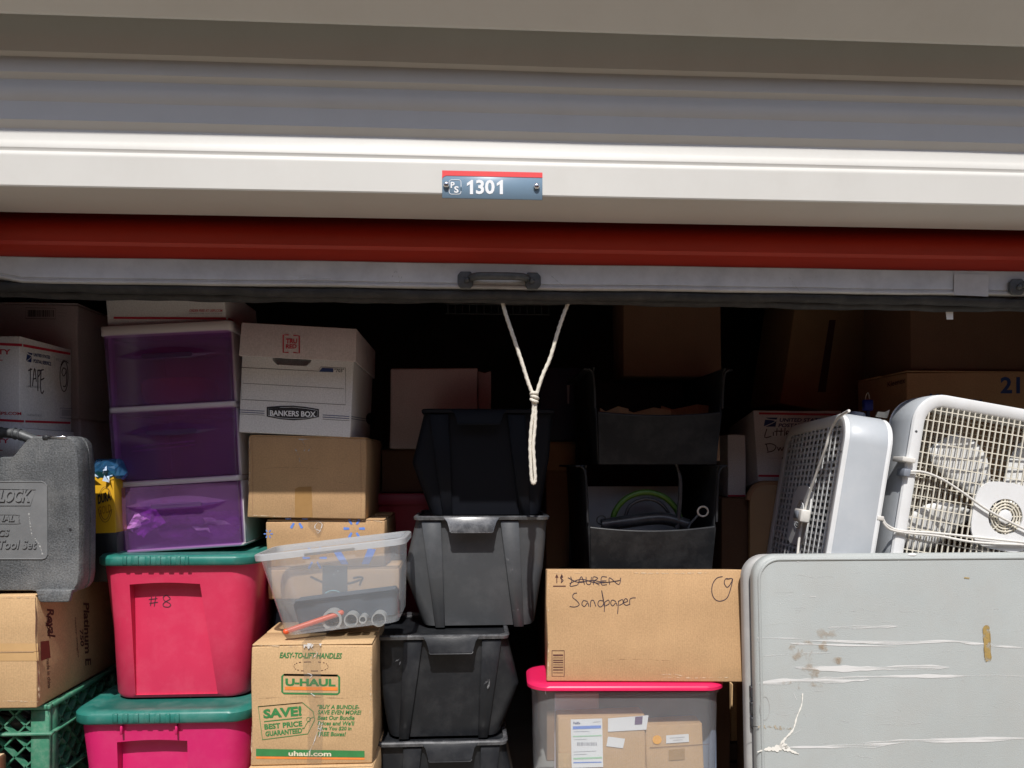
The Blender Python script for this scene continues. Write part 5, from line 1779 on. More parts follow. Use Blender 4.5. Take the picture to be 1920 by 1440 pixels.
x0, x1, _, _ = front(1000, 1352, 1300, 1440, YPk)
pt = thing('clear_tote', 'frosted clear tote with hot pink lid full of parcels', 'storage tote', ((x0 + x1) / 2, YPk, .001), (0, 0, R(-3)))
Wp, Hp, Dp = x1 - x0, zlid - .022, .18
m_ = MB()
rs = []
for z, k, yo in ((0, .90, .02), (.01, .93, .015), (Hp * .6, .985, .006), (Hp - .012, 1.0, .004), (Hp - .009, 1.012, -.001), (Hp, 1.012, -.001)):
    rs.append([(x, y, z) for x, y in rr(-Wp * k / 2, Wp * k / 2, yo, Dp - yo, .05, 8)])
m_.rings(rs, cap1=False)
m_.build('body', 'frost', pt, smooth=45)
x0, x1, _, _ = front(990, 1362, 1262, 1288, YPk - .01)
m_ = MB()
rs = []
for z, g, in ((Hp + .004, .004), (Hp + .006, 0), (Hp + .013, 0), (Hp + .017, .004), (Hp + .020, .012), (Hp + .020, .03), (Hp + .0195, .05)):
    rs.append([(x + (x0 + x1) / 2 - pt.location.x, y, z) for x, y in rr((x0 - x1) / 2 + g, (x1 - x0) / 2 - g, -.012 + g, Dp - .01 - g, .05 - g * .6, 10)])
m_.rings(rs)
m_.build('lid', 'hot_pink', pt, smooth=45)
a = U(pt, 1023, 1292, ('y', -.003))
MB().box(a.x - .001, a.x + .0012, -.004, .004, a.z - .012, a.z + .006).build('rim_rib', 'frost_rim', pt)
# contents
yk = .020


def inpk(u, v, yo):
    p = PX(u, v, YPk + yo)
    return p


def parcel(name, label, u0, u1, v0, zb, yo, d, mat, cat='parcel', tilt=0.0, grp='parcels in the pink-lid tote', h=None):
    a, c = inpk(u0, v0, yo), inpk(u1, v0, yo)
    t = thing(name, label, cat, ((a.x + c.x) / 2, YPk + yo, zb), (0, tilt, 0), grp)
    w_, h_ = (c.x - a.x), a.z - zb
    m_ = MB()
    m_.rings([[(x, y, z) for x, y in rr(-w_ / 2 * k, w_ / 2 * k, 0, d, .006, 3)] for z, k in ((0, .98), (h_ * .5, 1), (h_, .985))])
    m_.build('wrapping', mat, t, .002, 1)
    return t


p1 = parcel('parcel', 'brown parcel with a white shipping label in the pink-lid tote', 1050, 1216, 1345, .012, .024, .06, 'kraft', tilt=R(-1))
p2 = parcel('parcel', 'brown parcel with an orange dot sticker in the pink-lid tote', 1219, 1328, 1360, .012, .026, .06, 'kraft', tilt=R(-2))
p3 = parcel('blue_case', 'grey blue case at the back of the pink-lid tote', 1100, 1345, 1304, .012, .10, .05, 'grey_blue', 'case')
p4 = parcel('paper_stack', 'pale paper sheet standing at the left in the pink-lid tote', 1040, 1124, 1302, .012, .086, .012, pm('pinkish_paper', (.72, .62, .66), .8), 'paper')
p5 = parcel('paper_stack', 'cream padded envelope behind the labelled parcel in the pink-lid tote', 1030, 1066, 1330, .012, .084, .008, pm('cream_paper', (.80, .72, .58), .8), 'paper', tilt=R(4))
fp_ = ('y', 0)
poly(p1, [(1070, 1349), (1129, 1347), (1131, 1438), (1072, 1440)], 'paper', fp_, 'shipping_label', eps=.002)
e2 = .0028
txt(p1, 'FedEx', (1075, 1353.5, 1088, 1358), 'ink_navy', fp_, .02, eps=e2)
m_ = MB()
poly(p1, [(1074, 1362), (1127, 1360), (1127, 1365.5), (1074, 1367.5)], 'ink_blue', fp_, eps=e2, mb=m_)
poly(p1, [(1075, 1429), (1128, 1428), (1128, 1430), (1075, 1431)], 'ink_blue', fp_, eps=e2, mb=m_)
m_.build('printed_stripe', 'ink_blue', p1)
m_ = MB()
poly(p1, [(1074, 1380), (1128, 1378), (1128, 1380), (1074, 1382)], 'ink_green', fp_, eps=e2, mb=m_)
poly(p1, [(1075, 1421), (1129, 1419), (1129, 1422), (1075, 1424)], 'ink_green', fp_, eps=e2, mb=m_)
m_.build('printed_stripe', pm('pale_green_ink', (.35, .6, .38), .7), p1)
pen(p1, [[(1076, 1372), (1105, 1371)], [(1076, 1387), (1100, 1386)], [(1076, 1410), (1118, 1408)], [(1076, 1415), (1100, 1414)], [(1112, 1354), (1126, 1353)]], .0008, 'ink_grey', fp_, 'printed_rule', 0, eps=e2)
m_ = MB()
u = 1082.0
while u < 1119:
    wd = random.choice((.7, 1.1, 1.6))
    poly(p1, [(u, 1392), (u + wd, 1392), (u + wd, 1398), (u, 1398)], 'ink_grey', fp_, eps=e2, mb=m_)
    u += wd + random.choice((.7, 1.1))
m_.build('printed_barcode', 'ink_grey', p1)
poly(p1, [(1140, 1347), (1216, 1341), (1212, 1368), (1140, 1372)], 'paper', fp_, 'shipping_pouch', eps=.002)
poly(p1, [(1191, 1344), (1205, 1343), (1204, 1358), (1190, 1359)], pm('violet_ink', (.10, .05, .14), .6), fp_, 'printed_mark', eps=e2)
poly(p1, [(1140, 1381), (1172, 1385), (1168, 1403), (1137, 1399)], 'paper', fp_, 'paper_label', eps=.002)
poly(p1, [(1047, 1412), (1068, 1412), (1068, 1440), (1047, 1440)], 'kraft_light', fp_, 'tape_strip', eps=.0024)
poly(p2, circ(1232, 1387, 8.5, 8.5, 20), 'dot', fp_, 'dot_sticker', eps=.002)
poly(p2, [(1249, 1379), (1291, 1376), (1292, 1391), (1249, 1394)], 'paper', fp_, 'paper_label', eps=.002)
pen(p2, [[(1256, 1384), (1284, 1382)], [(1262, 1388), (1280, 1387)]], .0008, 'ink_grey', fp_, 'printed_rule', 0, eps=e2)
pen(p2, [[(1218, 1402), (1270, 1399), (1330, 1395)]], .0012, 'ink_brown', fp_, 'edge_crease', 0, eps=.002)
poly(p2, [(1254, 1406), (1284, 1404), (1284, 1424), (1254, 1426)], 'tape_brown', fp_, 'tape_strip', eps=.002)

# ---- small things in the gap beside the tote
wo = thing('wooden_crate', 'dark wooden crate in the gap beside the pink-lid tote', 'crate', (PX(1375, 1420, 2.06).x, 2.06, .001))
hz = PX(1370, 1393, 2.06).z
for k in range(4):
    MB().box(-.10, .10, 0, .012, .004 + k * hz / 4, (k + 1) * hz / 4 - .004).build('slat', 'dark_wood', wo, .001, 1)
MB().box(-.10, .10, .0125, .25, .004, hz - .002).build('crate_body', 'dark_wood', wo)
bk, W, H, D = carton('small_box', 'slim kraft box standing on the dark wooden crate beside the table', 1371, 1405, 1281, 1378, 2.07, .14, 'kraft_light', zb=hz + .002, lid=False, bev=.0012, rot=(0, 0, R(3)))
txt(bk, 'silicone supply', None, 'ink_white', ('y', 0), .02, rot=90, quad=[(1382, 1288), (1390, 1288), (1390, 1370), (1382, 1370)])

# ================================================================== FOLDING TABLE
YTb = 1.63
tx0 = PX(1427, 1240, YTb).x
tw = .95
tzt = PX(1700, 1037, YTb + .06).z
tb_ = thing('folding_table', 'grey plastic folding table folded in half, scuffed, standing at the right', 'table', (tx0 + tw / 2, YTb, .001), (R(-3.2), 0, 0))
th_ = tzt / math.cos(R(3.2))


def slab(y0, y1, x_off, zoff, nm, mat):
    rs = []
    for y, g in ((y0, .012), (y0 + .002, .006), (y0 + .006, .0015), (y0 + .010, 0), (y1 - .006, 0), (y1 - .002, .003), (y1, .008)):
        rs.append([(x, y, z) for x, z in rr(-tw / 2 + g + x_off, tw / 2 - g, g + zoff, th_ - g - zoff, .055 - g * .6, 10)])
    return MB().rings(rs).build(nm, mat, tb_, smooth=32)


leaf1 = slab(0, .030, 0, 0.0, 'table_leaf', 'table')
leaf2 = slab(.036, .066, -.010, .003, 'table_leaf', 'table_edge')
# raised rim of the front leaf (a soft lip)
lp_ = [Vector((x, .0015, z)) for x, z in rr(-tw / 2 + .012, tw / 2 - .012, .012, th_ - .012, .048, 10)]
MB().tube(lp_, .0040, 8, closed=True).build('edge_lip', 'table', leaf1, smooth=60)
# hinge latch between the leaves
a = U(tb_, 1402, 1330, ('y', .02))
for k, dz_ in enumerate((.036, .0, -.034)):
    MB().box(-tw / 2 - .003, -tw / 2 + .012, .026, .042, a.z + dz_ - .014, a.z + dz_ + .014).build('hinge', 'black_tool', tb_, .003, 2)
ft = ('y', -.0002)
# crack at the left edge
pen(tb_, [vec2(1406, 1361, 1414, 1362, 1421, 1363)], .0016, 'ink_black', ft, 'crack', 2)
pen(tb_, [vec2(1421, 1362, 1434, 1363.5, 1450, 1363, 1466, 1365, 1484, 1366)], .007, scuff_mat('rough_edge', (.42, .36, .27), .55, 160), ft, 'rough_patch', 4, wob=.4)
long_ = [([(1420, 1196), (1500, 1199), (1590, 1203), (1700, 1205), (1780, 1202), (1830, 1207), (1925, 1216)], .0048), ([(1480, 1206), (1560, 1209), (1685, 1212)], .0026), ([(1490, 1251), (1570, 1254), (1660, 1253), (1780, 1251)], .0085),
         ([(1424, 1281), (1500, 1276), (1570, 1275), (1630, 1274)], .0085), ([(1560, 1271), (1700, 1268), (1800, 1268), (1925, 1268)], .0050), ([(1480, 1401), (1560, 1400), (1640, 1396), (1700, 1389), (1790, 1388), (1925, 1384)], .0075), ([(1553, 1177), (1610, 1176), (1683, 1174)], .0045)]
pen_ = [(p, w_) for p, w_ in long_]
for p, w_ in pen_:
    pen(tb_, [p], w_ * 1.25, 'scuff', ft, 'scuff_mark', 6, taper=True, wob=.35)
pen(tb_, [vec2(1430, 1172, 1480, 1166), vec2(1430, 1230, 1500, 1225, 1560, 1224), vec2(1800, 1188, 1850, 1184), vec2(1820, 1196, 1925, 1180), vec2(1430, 1332, 1487, 1337), vec2(1615, 1340, 1700, 1347), vec2(1820, 1417, 1890, 1418), vec2(1800, 1342, 1925, 1343), vec2(1880, 1346, 1925, 1344), vec2(1432, 1118, 1436, 1128), vec2(1512, 1178, 1518, 1184), vec2(1490, 1300, 1500, 1312)], .0022, 'scuff_thin', ft, 'scratch', 4, taper=True, wob=.3)
rnd = random.Random(31)
pen(tb_, [[(u_, v_), (u_ + l_ * .5, v_ + rnd.uniform(-3, 3)), (u_ + l_, v_ + rnd.uniform(-8, 8))] for u_, v_, l_ in [(rnd.uniform(1440, 1880), rnd.uniform(1070, 1435), rnd.choice((8, 14, 25, 45, 80))) for _ in range(60)]], .0011, scuff_mat('faint_scratch', (.60, .60, .59), .5, 80, (.3, 1, 2), .55), ft, 'scratch', 3, taper=True)
pen(tb_, [[(u_, v_), (u_ + rnd.uniform(-3, 3), v_ + rnd.uniform(2, 7))] for u_, v_ in [(rnd.uniform(1440, 1900), rnd.uniform(1070, 1435)) for _ in range(40)]], .0012, scuff_mat('dark_speck', (.15, .14, .13), .7, 100, (1, 1, 1), .6), ft, 'dirt_speck', 0, taper=True)
# thick white glue smear in the lower left
m_ = MB()
pl2, nv = _off(tb_, ft, .0016)
for st_, wf in (([(1505, 1300), (1503, 1322), (1494, 1345), (1487, 1368), (1472, 1385), (1462, 1400)], lambda t: .0022 + .004 * t * t), ([(1420, 1410), (1436, 1405), (1452, 1404), (1470, 1402), (1486, 1409), (1498, 1414)], lambda t: .002 + .010 * math.sin(t * math.pi) ** 2), ([(1462, 1402), (1470, 1396), (1476, 1404)], lambda t: .012)):
    ribbon(m_, smoothline([U(tb_, u, v, pl2) for u, v in st_], 6), nv, lambda t, wf=wf: wf(t) * (1 + .3 * math.sin(31 * t) + .3 * math.sin(73 * t)))
m_.build('glue_smear', pm('white_glue', (.78, .76, .70), .4, .05, 30), tb_)
pen(tb_, [vec2(1472, 1118, 1484, 1114), vec2(1478, 1124, 1486, 1128), vec2(1504, 1115, 1510, 1116), vec2(1518, 1118, 1530, 1119), vec2(1488, 1300, 1494, 1312), vec2(1488, 1376, 1502, 1368), vec2(1462, 1131, 1464, 1133), vec2(1494, 1053, 1499, 1054), vec2(1683, 1054, 1686, 1050), vec2(1422, 1195, 1423, 1204)], .0030, 'paper', ft, 'paint_fleck', 3, taper=True, wob=.5)
# brown stain and ochre glue bar
rnd = random.Random(9)
m_ = MB()
pl2, nv = _off(tb_, ft, .0009)
for k in range(26):
    cu, cv = 1522 + rnd.gauss(0, 22), 1235 + rnd.gauss(0, 32)
    r_ = rnd.uniform(6, 19)
    q = [U(tb_, cu + r_ * rnd.uniform(.5, 1.2) * math.cos(R(t)), cv + r_ * .8 * rnd.uniform(.5, 1.2) * math.sin(R(t)), pl2) + nv * (.00003 * k) for t in range(0, 360, 40)]
    m_.add(q, [tuple(range(len(q)))])
    m_.build('stain_spot', 'stain', tb_)
    m_ = MB()
poly(tb_, [(1843, 1178), (1846, 1173.5), (1851, 1173), (1855, 1177), (1857, 1200), (1857.5, 1222), (1859, 1234), (1856, 1239.5), (1850, 1240), (1847, 1235), (1845.5, 1215), (1844, 1195)], 'stain2', ft, 'stain', eps=.0012)
pen(tb_, [vec2(1843, 1178, 1846, 1173.5, 1851, 1173, 1855, 1177, 1857, 1200, 1857.5, 1222, 1859, 1234, 1856, 1239.5, 1850, 1240, 1847, 1235, 1845.5, 1215, 1844, 1195, 1843, 1178)], .0016, scuff_mat('ochre_rim', (.30, .19, .05), .8, 90, (1, 1, 1), .8), ft, 'stain_edge', 3, eps=.0016, wob=.4)
pen(tb_, [vec2(1808, 1083, 1818, 1084)], .003, 'stain2', ft, 'stain', 2, eps=.0012)
# moulded oval badge
pen(tb_, [circ(1434, 1328, 9, 22, 22)], .0010, 'table_edge', ft, 'moulded_oval', 0)
a = U(tb_, 1712, 1040, ('y', .0))
MB().ico((a.x, .004, th_ - .0035), .009, 2, (1.2, .5, .45)).build('rivet', 'paper', tb_, smooth=60)

# ================================================================== FANS
FS, FT = .53, .112


def fan(label, loc, rot, bodymat, frmmat, grmat, group, phase=0.0, sx_=.0142, sz_=.0262, bw=.0012, knob_x=.02):
    r = thing('box_fan', label, 'fan', loc, rot, group)
    h = FS / 2

    def ring(i, y, rad=.075):
        return [(x, y, z + h) for x, z in rr(-h + i, h - i, -h + i, h - i, max(rad - i, .012), 9)]
    # casing (grey) and the two bright flanges
    MB().rings([ring(.004, .012), ring(0, .020), ring(0, FT - .016), ring(.004, FT - .010), ring(.010, FT - .012), ring(.010, .012)], closed=True).build('casing', bodymat, r, smooth=35)
    for y0, sg in ((0, 1), (FT, -1)):
        MB().rings([ring(.003, y0 + sg * .0115), ring(.001, y0 + sg * .006), ring(.004, y0 + sg * .001), ring(.010, y0), ring(.026, y0 + sg * .001), ring(.031, y0 + sg * .005), ring(.031, y0 + sg * .0115)], closed=True).build('flange', frmmat, r, smooth=40)
    # wire-like grilles front and back
    hi = h - .029
    rc = .048
    for y, sg in ((.004, 1), (FT - .004, -1)):
        m_ = MB()

        def ext(a):
            e = abs(a) - (hi - rc)
            return hi if e <= 0 else hi - rc + math.sqrt(max(rc * rc - e * e, 0))
        x = -hi + .010
        while x < hi:
            e = ext(x)
            m_.box(x - bw, x + bw, min(y, y + sg * .003), max(y, y + sg * .003), h - e, h + e)
            x += sx_
        z = -hi + .015
        while z < hi:
            e = ext(z)
            m_.box(-e, e, min(y + sg * .0012, y + sg * .009), max(y + sg * .0012, y + sg * .0045), h + z - bw * .9, h + z + bw * .9)
            z += sz_
        tag(m_.build('grille', grmat, r), kind='stuff')
    # hub plate with slotted rings
    n = 40
    m_ = MB()
    sq = [(.082 * math.copysign(abs(math.cos(R(t))) ** .62, math.cos(R(t))), .082 * math.copysign(abs(math.sin(R(t))) ** .62, math.sin(R(t)))) for t in range(0, 360, 9)]
    ci = [(.043 * math.cos(R(t)), .043 * math.sin(R(t))) for t in range(0, 360, 9)]
    m_.rings([[(x, y, z + h) for x, z in pts] for pts, y in ((sq, .0015), (sq, .006), (ci, .006), (ci, .0015))], closed=True)
    hub = m_.build('hub_plate', frmmat, r, smooth=35)
    for k, rad in enumerate((.036, .029, .022)):
        MB().tube([(rad * math.cos(R(t)), .002, h + rad * math.sin(R(t))) for t in range(0, 360, 12)], .0020, 6, closed=True).build('hub_ring', grmat, hub, smooth=60)
    for k in range(8):
        a = R(45 * k + 10)
        MB().bar((.016 * math.cos(a), .002, h + .016 * math.sin(a)), (.042 * math.cos(a), .002, h + .042 * math.sin(a)), .003, .003).build('hub_spoke', grmat, hub)
    m_ = MB()
    m_.rings([[(rd * math.cos(R(t)), y, h + rd * math.sin(R(t))) for t in range(0, 360, 15)] for rd, y in ((.010, .0), (.017, .002), (.017, .006))])
    m_.build('hub_cap', frmmat, hub, smooth=40)
    m_ = MB()
    m_.rings([[(rd * math.cos(R(t)), y, h + rd * math.sin(R(t))) for t in range(0, 360, 12)] for rd, y in ((.044, .022), (.046, .055), (.03, .075))])
    m_.build('motor', 'knob', r, smooth=40)
    for k in range(5):
        a0 = R(72 * k) + phase
        vs = []
        NR, NA = 7, 5
        for i in range(NR + 1):
            rad = .04 + (.222 - .04) * i / NR
            half = (.12 + .27 * math.sin(math.pi * min(i / NR * .75 + .15, 1))) * (1 if i < NR else .72)
            for j in range(NA + 1):
                t = -1 + 2 * j / NA
                a = a0 + t * half + .25 * i / NR
                vs.append((rad * math.cos(a), .060 + t * .011 * (1 - .3 * i / NR) + .003 * (1 - t * t), h + rad * math.sin(a)))
        fs = [(i * (NA + 1) + j, i * (NA + 1) + j + 1, (i + 1) * (NA + 1) + j + 1, (i + 1) * (NA + 1) + j) for i in range(NR) for j in range(NA)]
        m_ = MB()
        m_.add(vs, fs)
        b_ = m_.build('blade', 'fan_white', r, smooth=60)
        md = b_.modifiers.new('thickness', 'SOLIDIFY')
        md.thickness = .0022
    # knob and feet
    m_ = MB()
    m_.rings([[(rd * math.cos(R(t)) + knob_x, FT * .62 + rd * math.sin(R(t)), FS + z) for t in range(0, 360, 15)] for rd, z in ((.021, 0), (.021, .004), (.018, .017), (.014, .019))])
    m_.build('speed_knob', 'knob', r, smooth=40)
    for sx in (-1, 1):
        m_ = MB()
        m_.rings([[(x, y, z) for x, y in rr(sx * .17 - .03, sx * .17 + .03, -.012, FT + .012, .01, 3)] for z in (-.014, -.0005)])
        m_.build('foot', 'fan_grey', r, .002, 1)
    # corner screws
    for sx in (-1, 1):
        m_ = MB()
        m_.ico((sx * (h - .012), .0005, FS - .10), .004, 1, (1, .4, 1))
        m_.build('screw', 'iron', r)
    return r


# right fan faces the door, leaning over to the right
YF2 = 1.725
c2 = PX(1886, 969, YF2)
ROLL2 = R(9.5)
base2 = Vector((c2.x - math.sin(ROLL2) * FS / 2, YF2, c2.z - math.cos(ROLL2) * FS / 2))
fr2 = fan('white box fan leaning right with sunlit grille and coiled cord', tuple(base2), (0, ROLL2, 0), 'fan_grey', 'fan_white', 'fan_grille', 'white box fans', phase=R(118), knob_x=.15)
# left fan seen from its side
f1c = PX(1604, 1037, 1.73)
SH = FS
f1 = thing
fanrot = Euler((0, 0, 0))
Mz = Matrix.Rotation(R(-90 - 8.0), 4, 'Z')       # grille turned to the left
Ml = Matrix.Rotation(R(9.5), 4, 'Y')             # whole fan leaning right
Mf = Ml @ Mz
e_ = Mf.to_euler()
zfan = base2.z - .012
# near side panel: local x = +FS/2 end, middle of its thickness
near = Mf @ Vector((FS / 2, FT / 2, 0))
near_t = Mf @ Vector((FS / 2, FT / 2, FS))
tgt = PX(1592, 1060, 1.72)
zoff = zfan
# shift along the lean so that the panel crosses the table edge where the photo shows it
s_ = (tgt.z - zoff) / math.cos(R(9.5))
off = tgt - (Mf @ Vector((FS / 2, FT / 2, s_)))
fr1 = fan('grey box fan turned side-on beside the other fan, grille facing left', (off.x, off.y, zoff), tuple(e_), 'fan_grey', 'fan_white', 'fan_grille_grey', 'white box fans', phase=R(20), sx_=.034, sz_=.0165, bw=.0036, knob_x=.12)
# cords
cd = thing('fan_cord', 'pale cord looped across the front of the right fan', 'cord', (c2.x, YF2 - .01, c2.z))


def fo_(u, v, y):
    return tuple(U(fr2, u, v, ('y', y)))


MX[cd] = MX[fr2]
cd.location = base2
cd.rotation_euler = (0, ROLL2, 0)
for pts in ([(1699, 884), (1730, 885), (1765, 898), (1800, 920), (1850, 955), (1900, 982), (1960, 1010)], [(1655, 978), (1668, 992), (1700, 999), (1760, 1005), (1830, 1017), (1930, 1022)], [(1655, 972), (1664, 985), (1690, 995), (1760, 1000), (1930, 1018)]):
    MB().tube(smoothline([fo_(u, v, -.007) for u, v in pts], 8), .0030, 8).build('cord', 'cord', cd, smooth=60)
a = Vector(fo_(1700, 862, -.006))
m_ = MB()
m_.box(a.x - .014, a.x + .018, -.014, .03, a.z - .006, a.z + .006)
m_.build('cord_clip', 'cord', cd, .002, 2)
a = Vector(fo_(1698, 884, -.004))
MB().box(a.x - .008, a.x + .008, -.013, .02, a.z - .012, a.z + .006).build('cord_clip', 'knob', cd, .002, 2)
a = Vector(fo_(1650, 972, -.004))
MB().box(a.x - .010, a.x + .006, -.012, .02, a.z - .005, a.z + .006).build('cord_clip', 'cord', cd, .002, 2)
# cord and plug of the left fan, hanging over its grille
c1 = thing('fan_cord', 'pale cord with a plug hanging over the side-on fan grille', 'cord', fr1.location, fr1.rotation_euler)
MX[c1] = MX[fr1]
MB().tube(smoothline([tuple(U(fr1, u, v, ('y', -.010))) for u, v in ((1592, 770), (1570, 785), (1556, 812), (1548, 840), (1530, 890), (1512, 945), (1500, 1000), (1495, 1045))], 8), .0035, 8).build('cord', 'cord', c1, smooth=60)
a = U(fr1, 1508, 967, ('y', -.008))
MB().box(a.x - .035, a.x + .030, -.026, -.001, a.z - .018, a.z + .016).build('plug', 'cord', c1, .004, 2)
MB().box(a.x - .020, a.x + .014, -.030, -.0265, a.z - .010, a.z + .010).build('plug_face', 'knob', c1, .002, 1)
# carton under the fans
zf = min(zfan, base2.z) - .075
uc_, *_ = carton('cardboard_box', 'brown carton behind the folding table carrying both fans', 1465, 1920, 1100, 1400, 1.735, .30, 'kraft_red', zb=.001, zt=zf, group='cardboard boxes')

# ================================================================== RIGHT BACK
bdz = PX(1430, 908, 2.26).z
bo = thing('rounded_board', 'tan board with a rounded top corner behind the side-on fan', 'board', (PX(1406, 1000, 2.26).x + .16, 2.26, .001))
ol = [(-.16, 0), (.16, 0), (.16, bdz), (-.16 + .05, bdz)] + [(-.16 + .05 - .05 * math.sin(R(t)), bdz - .05 + .05 * math.cos(R(t))) for t in (15, 30, 45, 60, 75, 90)]
MB().prism(ol, 0, .018).build('panel', 'tan_board', bo, .002, 1)
MB().tube([(x, .009, z) for x, z in ol[2:]], .0105, 7).build('edge_band', 'kraft_red', bo, smooth=60)
YL = 2.29
zl0 = PX(1425, 903, YL).z
su, *_ = carton('cardboard_box', 'tall brown carton behind the tan board carrying the mailing box', 1352, 1600, 945, 1300, YL + .0, .40, 'kraft_shade', zb=.001, zt=zl0 - .05, group='dim cartons at the back')
lb_, W, H, D = carton('mailing_box', 'white mailing box hand-lettered in two lines behind the side-on fan', 1421, 1590, 766, 903, YL, .22, 'white_card', zb=zl0, lid=False, group='white mailing boxes', bev=.002, rot=(R(-11), 0, 0))
f_ = ('y', 0)
poly(lb_, [(1423, 773), (1590, 776), (1590, 780), (1423, 777)], 'ink_red', f_, 'printed_stripe')
poly(lb_, [(1422, 890), (1588, 892), (1588, 896), (1422, 894)], 'ink_red', f_, 'printed_stripe')
usps_logo(lb_, (1432, 783, 1458, 800), f_)
txt(lb_, 'UNITED STATES', (1462, 784, 1545, 791), 'ink_navy', f_, .03, shear=.2)
txt(lb_, 'POSTAL SERVICE', (1460, 794, 1548, 801), 'ink_navy', f_, .03, shear=.2)
pen(lb_, [vec2(1438, 804, 1434, 820, 1446, 818), vec2(1450, 810, 1450, 817), vec2(1457, 803, 1456, 817), vec2(1452, 809, 1462, 808), vec2(1465, 803, 1464, 817), vec2(1460, 809, 1469, 808), vec2(1472, 802, 1471, 817), vec2(1474, 813, 1480, 811, 1476, 808, 1474, 814, 1480, 817), vec2(1437, 833, 1440, 846), vec2(1434, 833, 1446, 832, 1455, 837, 1450, 845, 1438, 848), vec2(1458, 838, 1460, 845, 1463, 839, 1466, 845, 1469, 838), vec2(1472, 846, 1472, 838, 1476, 836), vec2(1484, 838, 1478, 838, 1478, 845, 1484, 843, 1484, 837, 1485, 846)], .0030, 'ink_pen', f_)
pen(lb_, [[(1440, 859), (1475, 859)]], .0008, 'ink_grey', f_, 'printed_rule', 0)
# flatter box lying under it at the left
fbx, *_ = carton('mailing_box', 'thin white mailing box left of the hand-lettered mailing box', 1364, 1398, 815, 942, 2.32, .20, 'white_card', zb=zl0 - .048, zt=PX(1380, 815, 2.32).z, lid=False, group='white mailing boxes', bev=.002)
poly(fbx, [(1365, 928), (1397, 928), (1397, 931), (1365, 931)], 'ink_red', f_, 'printed_stripe')
# leaning carton in the dark
zt3 = PX(1530, 768, 2.62).z
s3, *_ = carton('cardboard_box', 'dim carton behind the hand-lettered mailing box', 1440, 1660, 790, 1200, 2.66, .40, 'kraft_shade', zb=.001, zt=zt3 - .035, group='dim cartons at the back')
l3, W, H, D = carton('cardboard_box', 'dim brown carton leaning over at the back right', 1462, 1612, 560, 768, 2.64, .30, 'kraft', zb=zt3, lid=False, rot=(0, R(9), 0), group='dim cartons at the back')
poly(l3, [(1555, 600), (1567, 600), (1548, 735), (1533, 735)], 'ink_brown', f_, 'printed_stripe')
# tissue carton
YKx = 2.06
zk0 = PX(1760, 960, YKx).z
ks, *_ = carton('cardboard_box', 'brown carton under the tissue carton behind the right fan', 1702, 2080, 1000, 1300, YKx + .01, .40, 'kraft_shade', zb=.001, zt=zk0 - .001, group='dim cartons at the back')
kx, W, H, D = carton('tissue_carton', 'brown tissue carton printed 21 and blue script behind the right fan', 1699, 2100, 696, 960, YKx, .27, 'kraft', zb=zk0, group='cardboard boxes')
txt(kx, '216', (1876, 706, 1942, 738), 'ink_navy', ('y', 0), .03)
txt(kx, 'Kleenex', (1740, 738, 1842, 764), pm('dim_blue_ink', (.05, .08, .25), .7), ('y', 0), .02, shear=.3, sl=.03)
txt(kx, 'Kleenex', None, 'ink_brown', ('x', -W / 2), .01, quad=[(1664, 716), (1697, 707), (1697, 718), (1664, 726)])
zk1 = kx.location.z + H
ku, *_ = carton('cardboard_box', 'dim brown carton on the tissue carton, right back corner under the door', 1708, 2090, 560, 696, YKx + .02, .26, 'kraft_shade', zb=zk1 + .0015, zt=zk1 + .30, group='dim cartons at the back')
bc = PX(1648, 768, 2.0)
bl = thing('blue_clip', 'small dark blue plastic clip with a string, between fan and tissue carton', 'clip', (bc.x, 2.05, fr1.location.z))
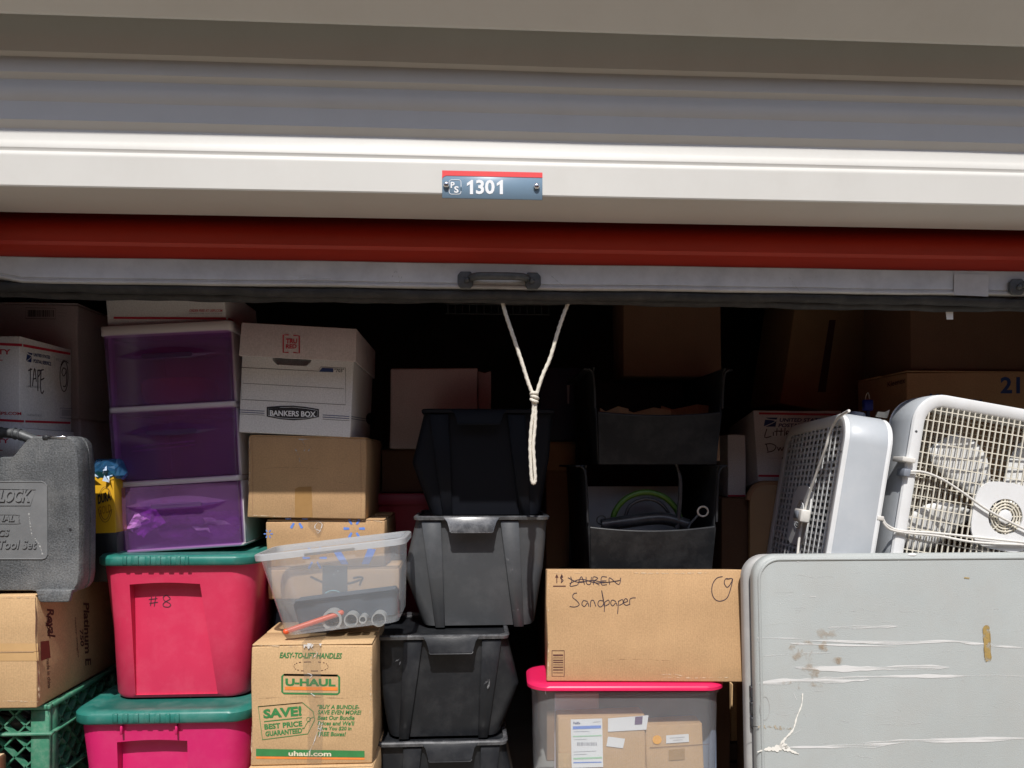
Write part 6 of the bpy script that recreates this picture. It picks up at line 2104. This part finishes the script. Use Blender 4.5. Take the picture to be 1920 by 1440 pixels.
# stands behind the fan on a slim upright
MB().box(-.004, .004, .004, .010, 0, bc.z - fr1.location.z).build('stem', 'navy_card', bl)
MB().rings([[(x, y, z + bc.z - fr1.location.z) for x, y in rr(-.013, .013, 0, .018, .004, 3)] for z in (.001, .032)]).build('clip_body', 'blue_plastic', bl, .002, 1)
MB().tube(smoothline([(-.006, .009, .031 + bc.z - fr1.location.z), (-.004, .009, .045 + bc.z - fr1.location.z), (.002, .009, .052 + bc.z - fr1.location.z), (.006, .009, .034 + bc.z - fr1.location.z)], 4), .0012, 6).build('string', 'rope', bl, smooth=60)
# torn paper slip on the fan and a torn tag under the door
ps = thing('paper_slip', 'torn cream paper slip behind the side-on fan knob', 'paper', tuple(PX(1655, 777, 1.85)))
q = MB()
q.add([(-.018, 0, -.006), (.012, .0, -.010), (.020, .002, .012), (.006, 0, .006), (-.012, 0, .007), (-.018, .003, -.006), (.012, .003, -.010), (.020, .005, .012), (.006, .003, .006), (-.012, .003, .007)], [(0, 1, 2, 3, 4), (9, 8, 7, 6, 5), (0, 5, 6, 1), (1, 6, 7, 2), (2, 7, 8, 3), (3, 8, 9, 4), (4, 9, 5, 0)])
q.build('slip', pm('cream_slip', (.72, .68, .55), .8), ps)
tg = thing('torn_tag', 'torn white tag stuck under the door bottom at the right', 'tag', tuple(PX(1778, 586, 1.705)))
q = MB()
q.add([(-.022, 0, .012), (.012, 0, .010), (.012, 0, -.016), (-.003, 0, -.016), (-.005, 0, .002), (-.022, .002, .008), (-.022, .002, .012), (.012, .002, .010), (.012, .002, -.016), (-.003, .002, -.016), (-.005, .002, .002), (-.022, .003, .008)], [(0, 1, 2, 3, 4, 5), (11, 10, 9, 8, 7, 6), (1, 7, 8, 2), (2, 8, 9, 3), (3, 9, 10, 4)])
q.build('tag', 'paper', tg)

wear(sbx, [vec2(1029, 1074, 1060, 1075, 1100, 1074), vec2(1180, 1074, 1260, 1075, 1330, 1074), vec2(1028, 1080, 1029, 1120, 1028, 1150), vec2(1029, 1200, 1028, 1250, 1029, 1270), vec2(1240, 1270, 1300, 1271, 1380, 1270), vec2(1230, 1266, 1262, 1264, 1280, 1268)], 'worn')
wear(sbx, [vec2(1100, 1240, 1180, 1236, 1260, 1239), vec2(1382, 1090, 1398, 1078), vec2(1290, 1180, 1330, 1210)], 'crease', .0014)
wear(rb, [vec2(2, 1121, 30, 1120, 64, 1121), vec2(0, 1314, 40, 1315, 72, 1316), vec2(72, 1250, 73, 1290, 74, 1312)], 'worn')
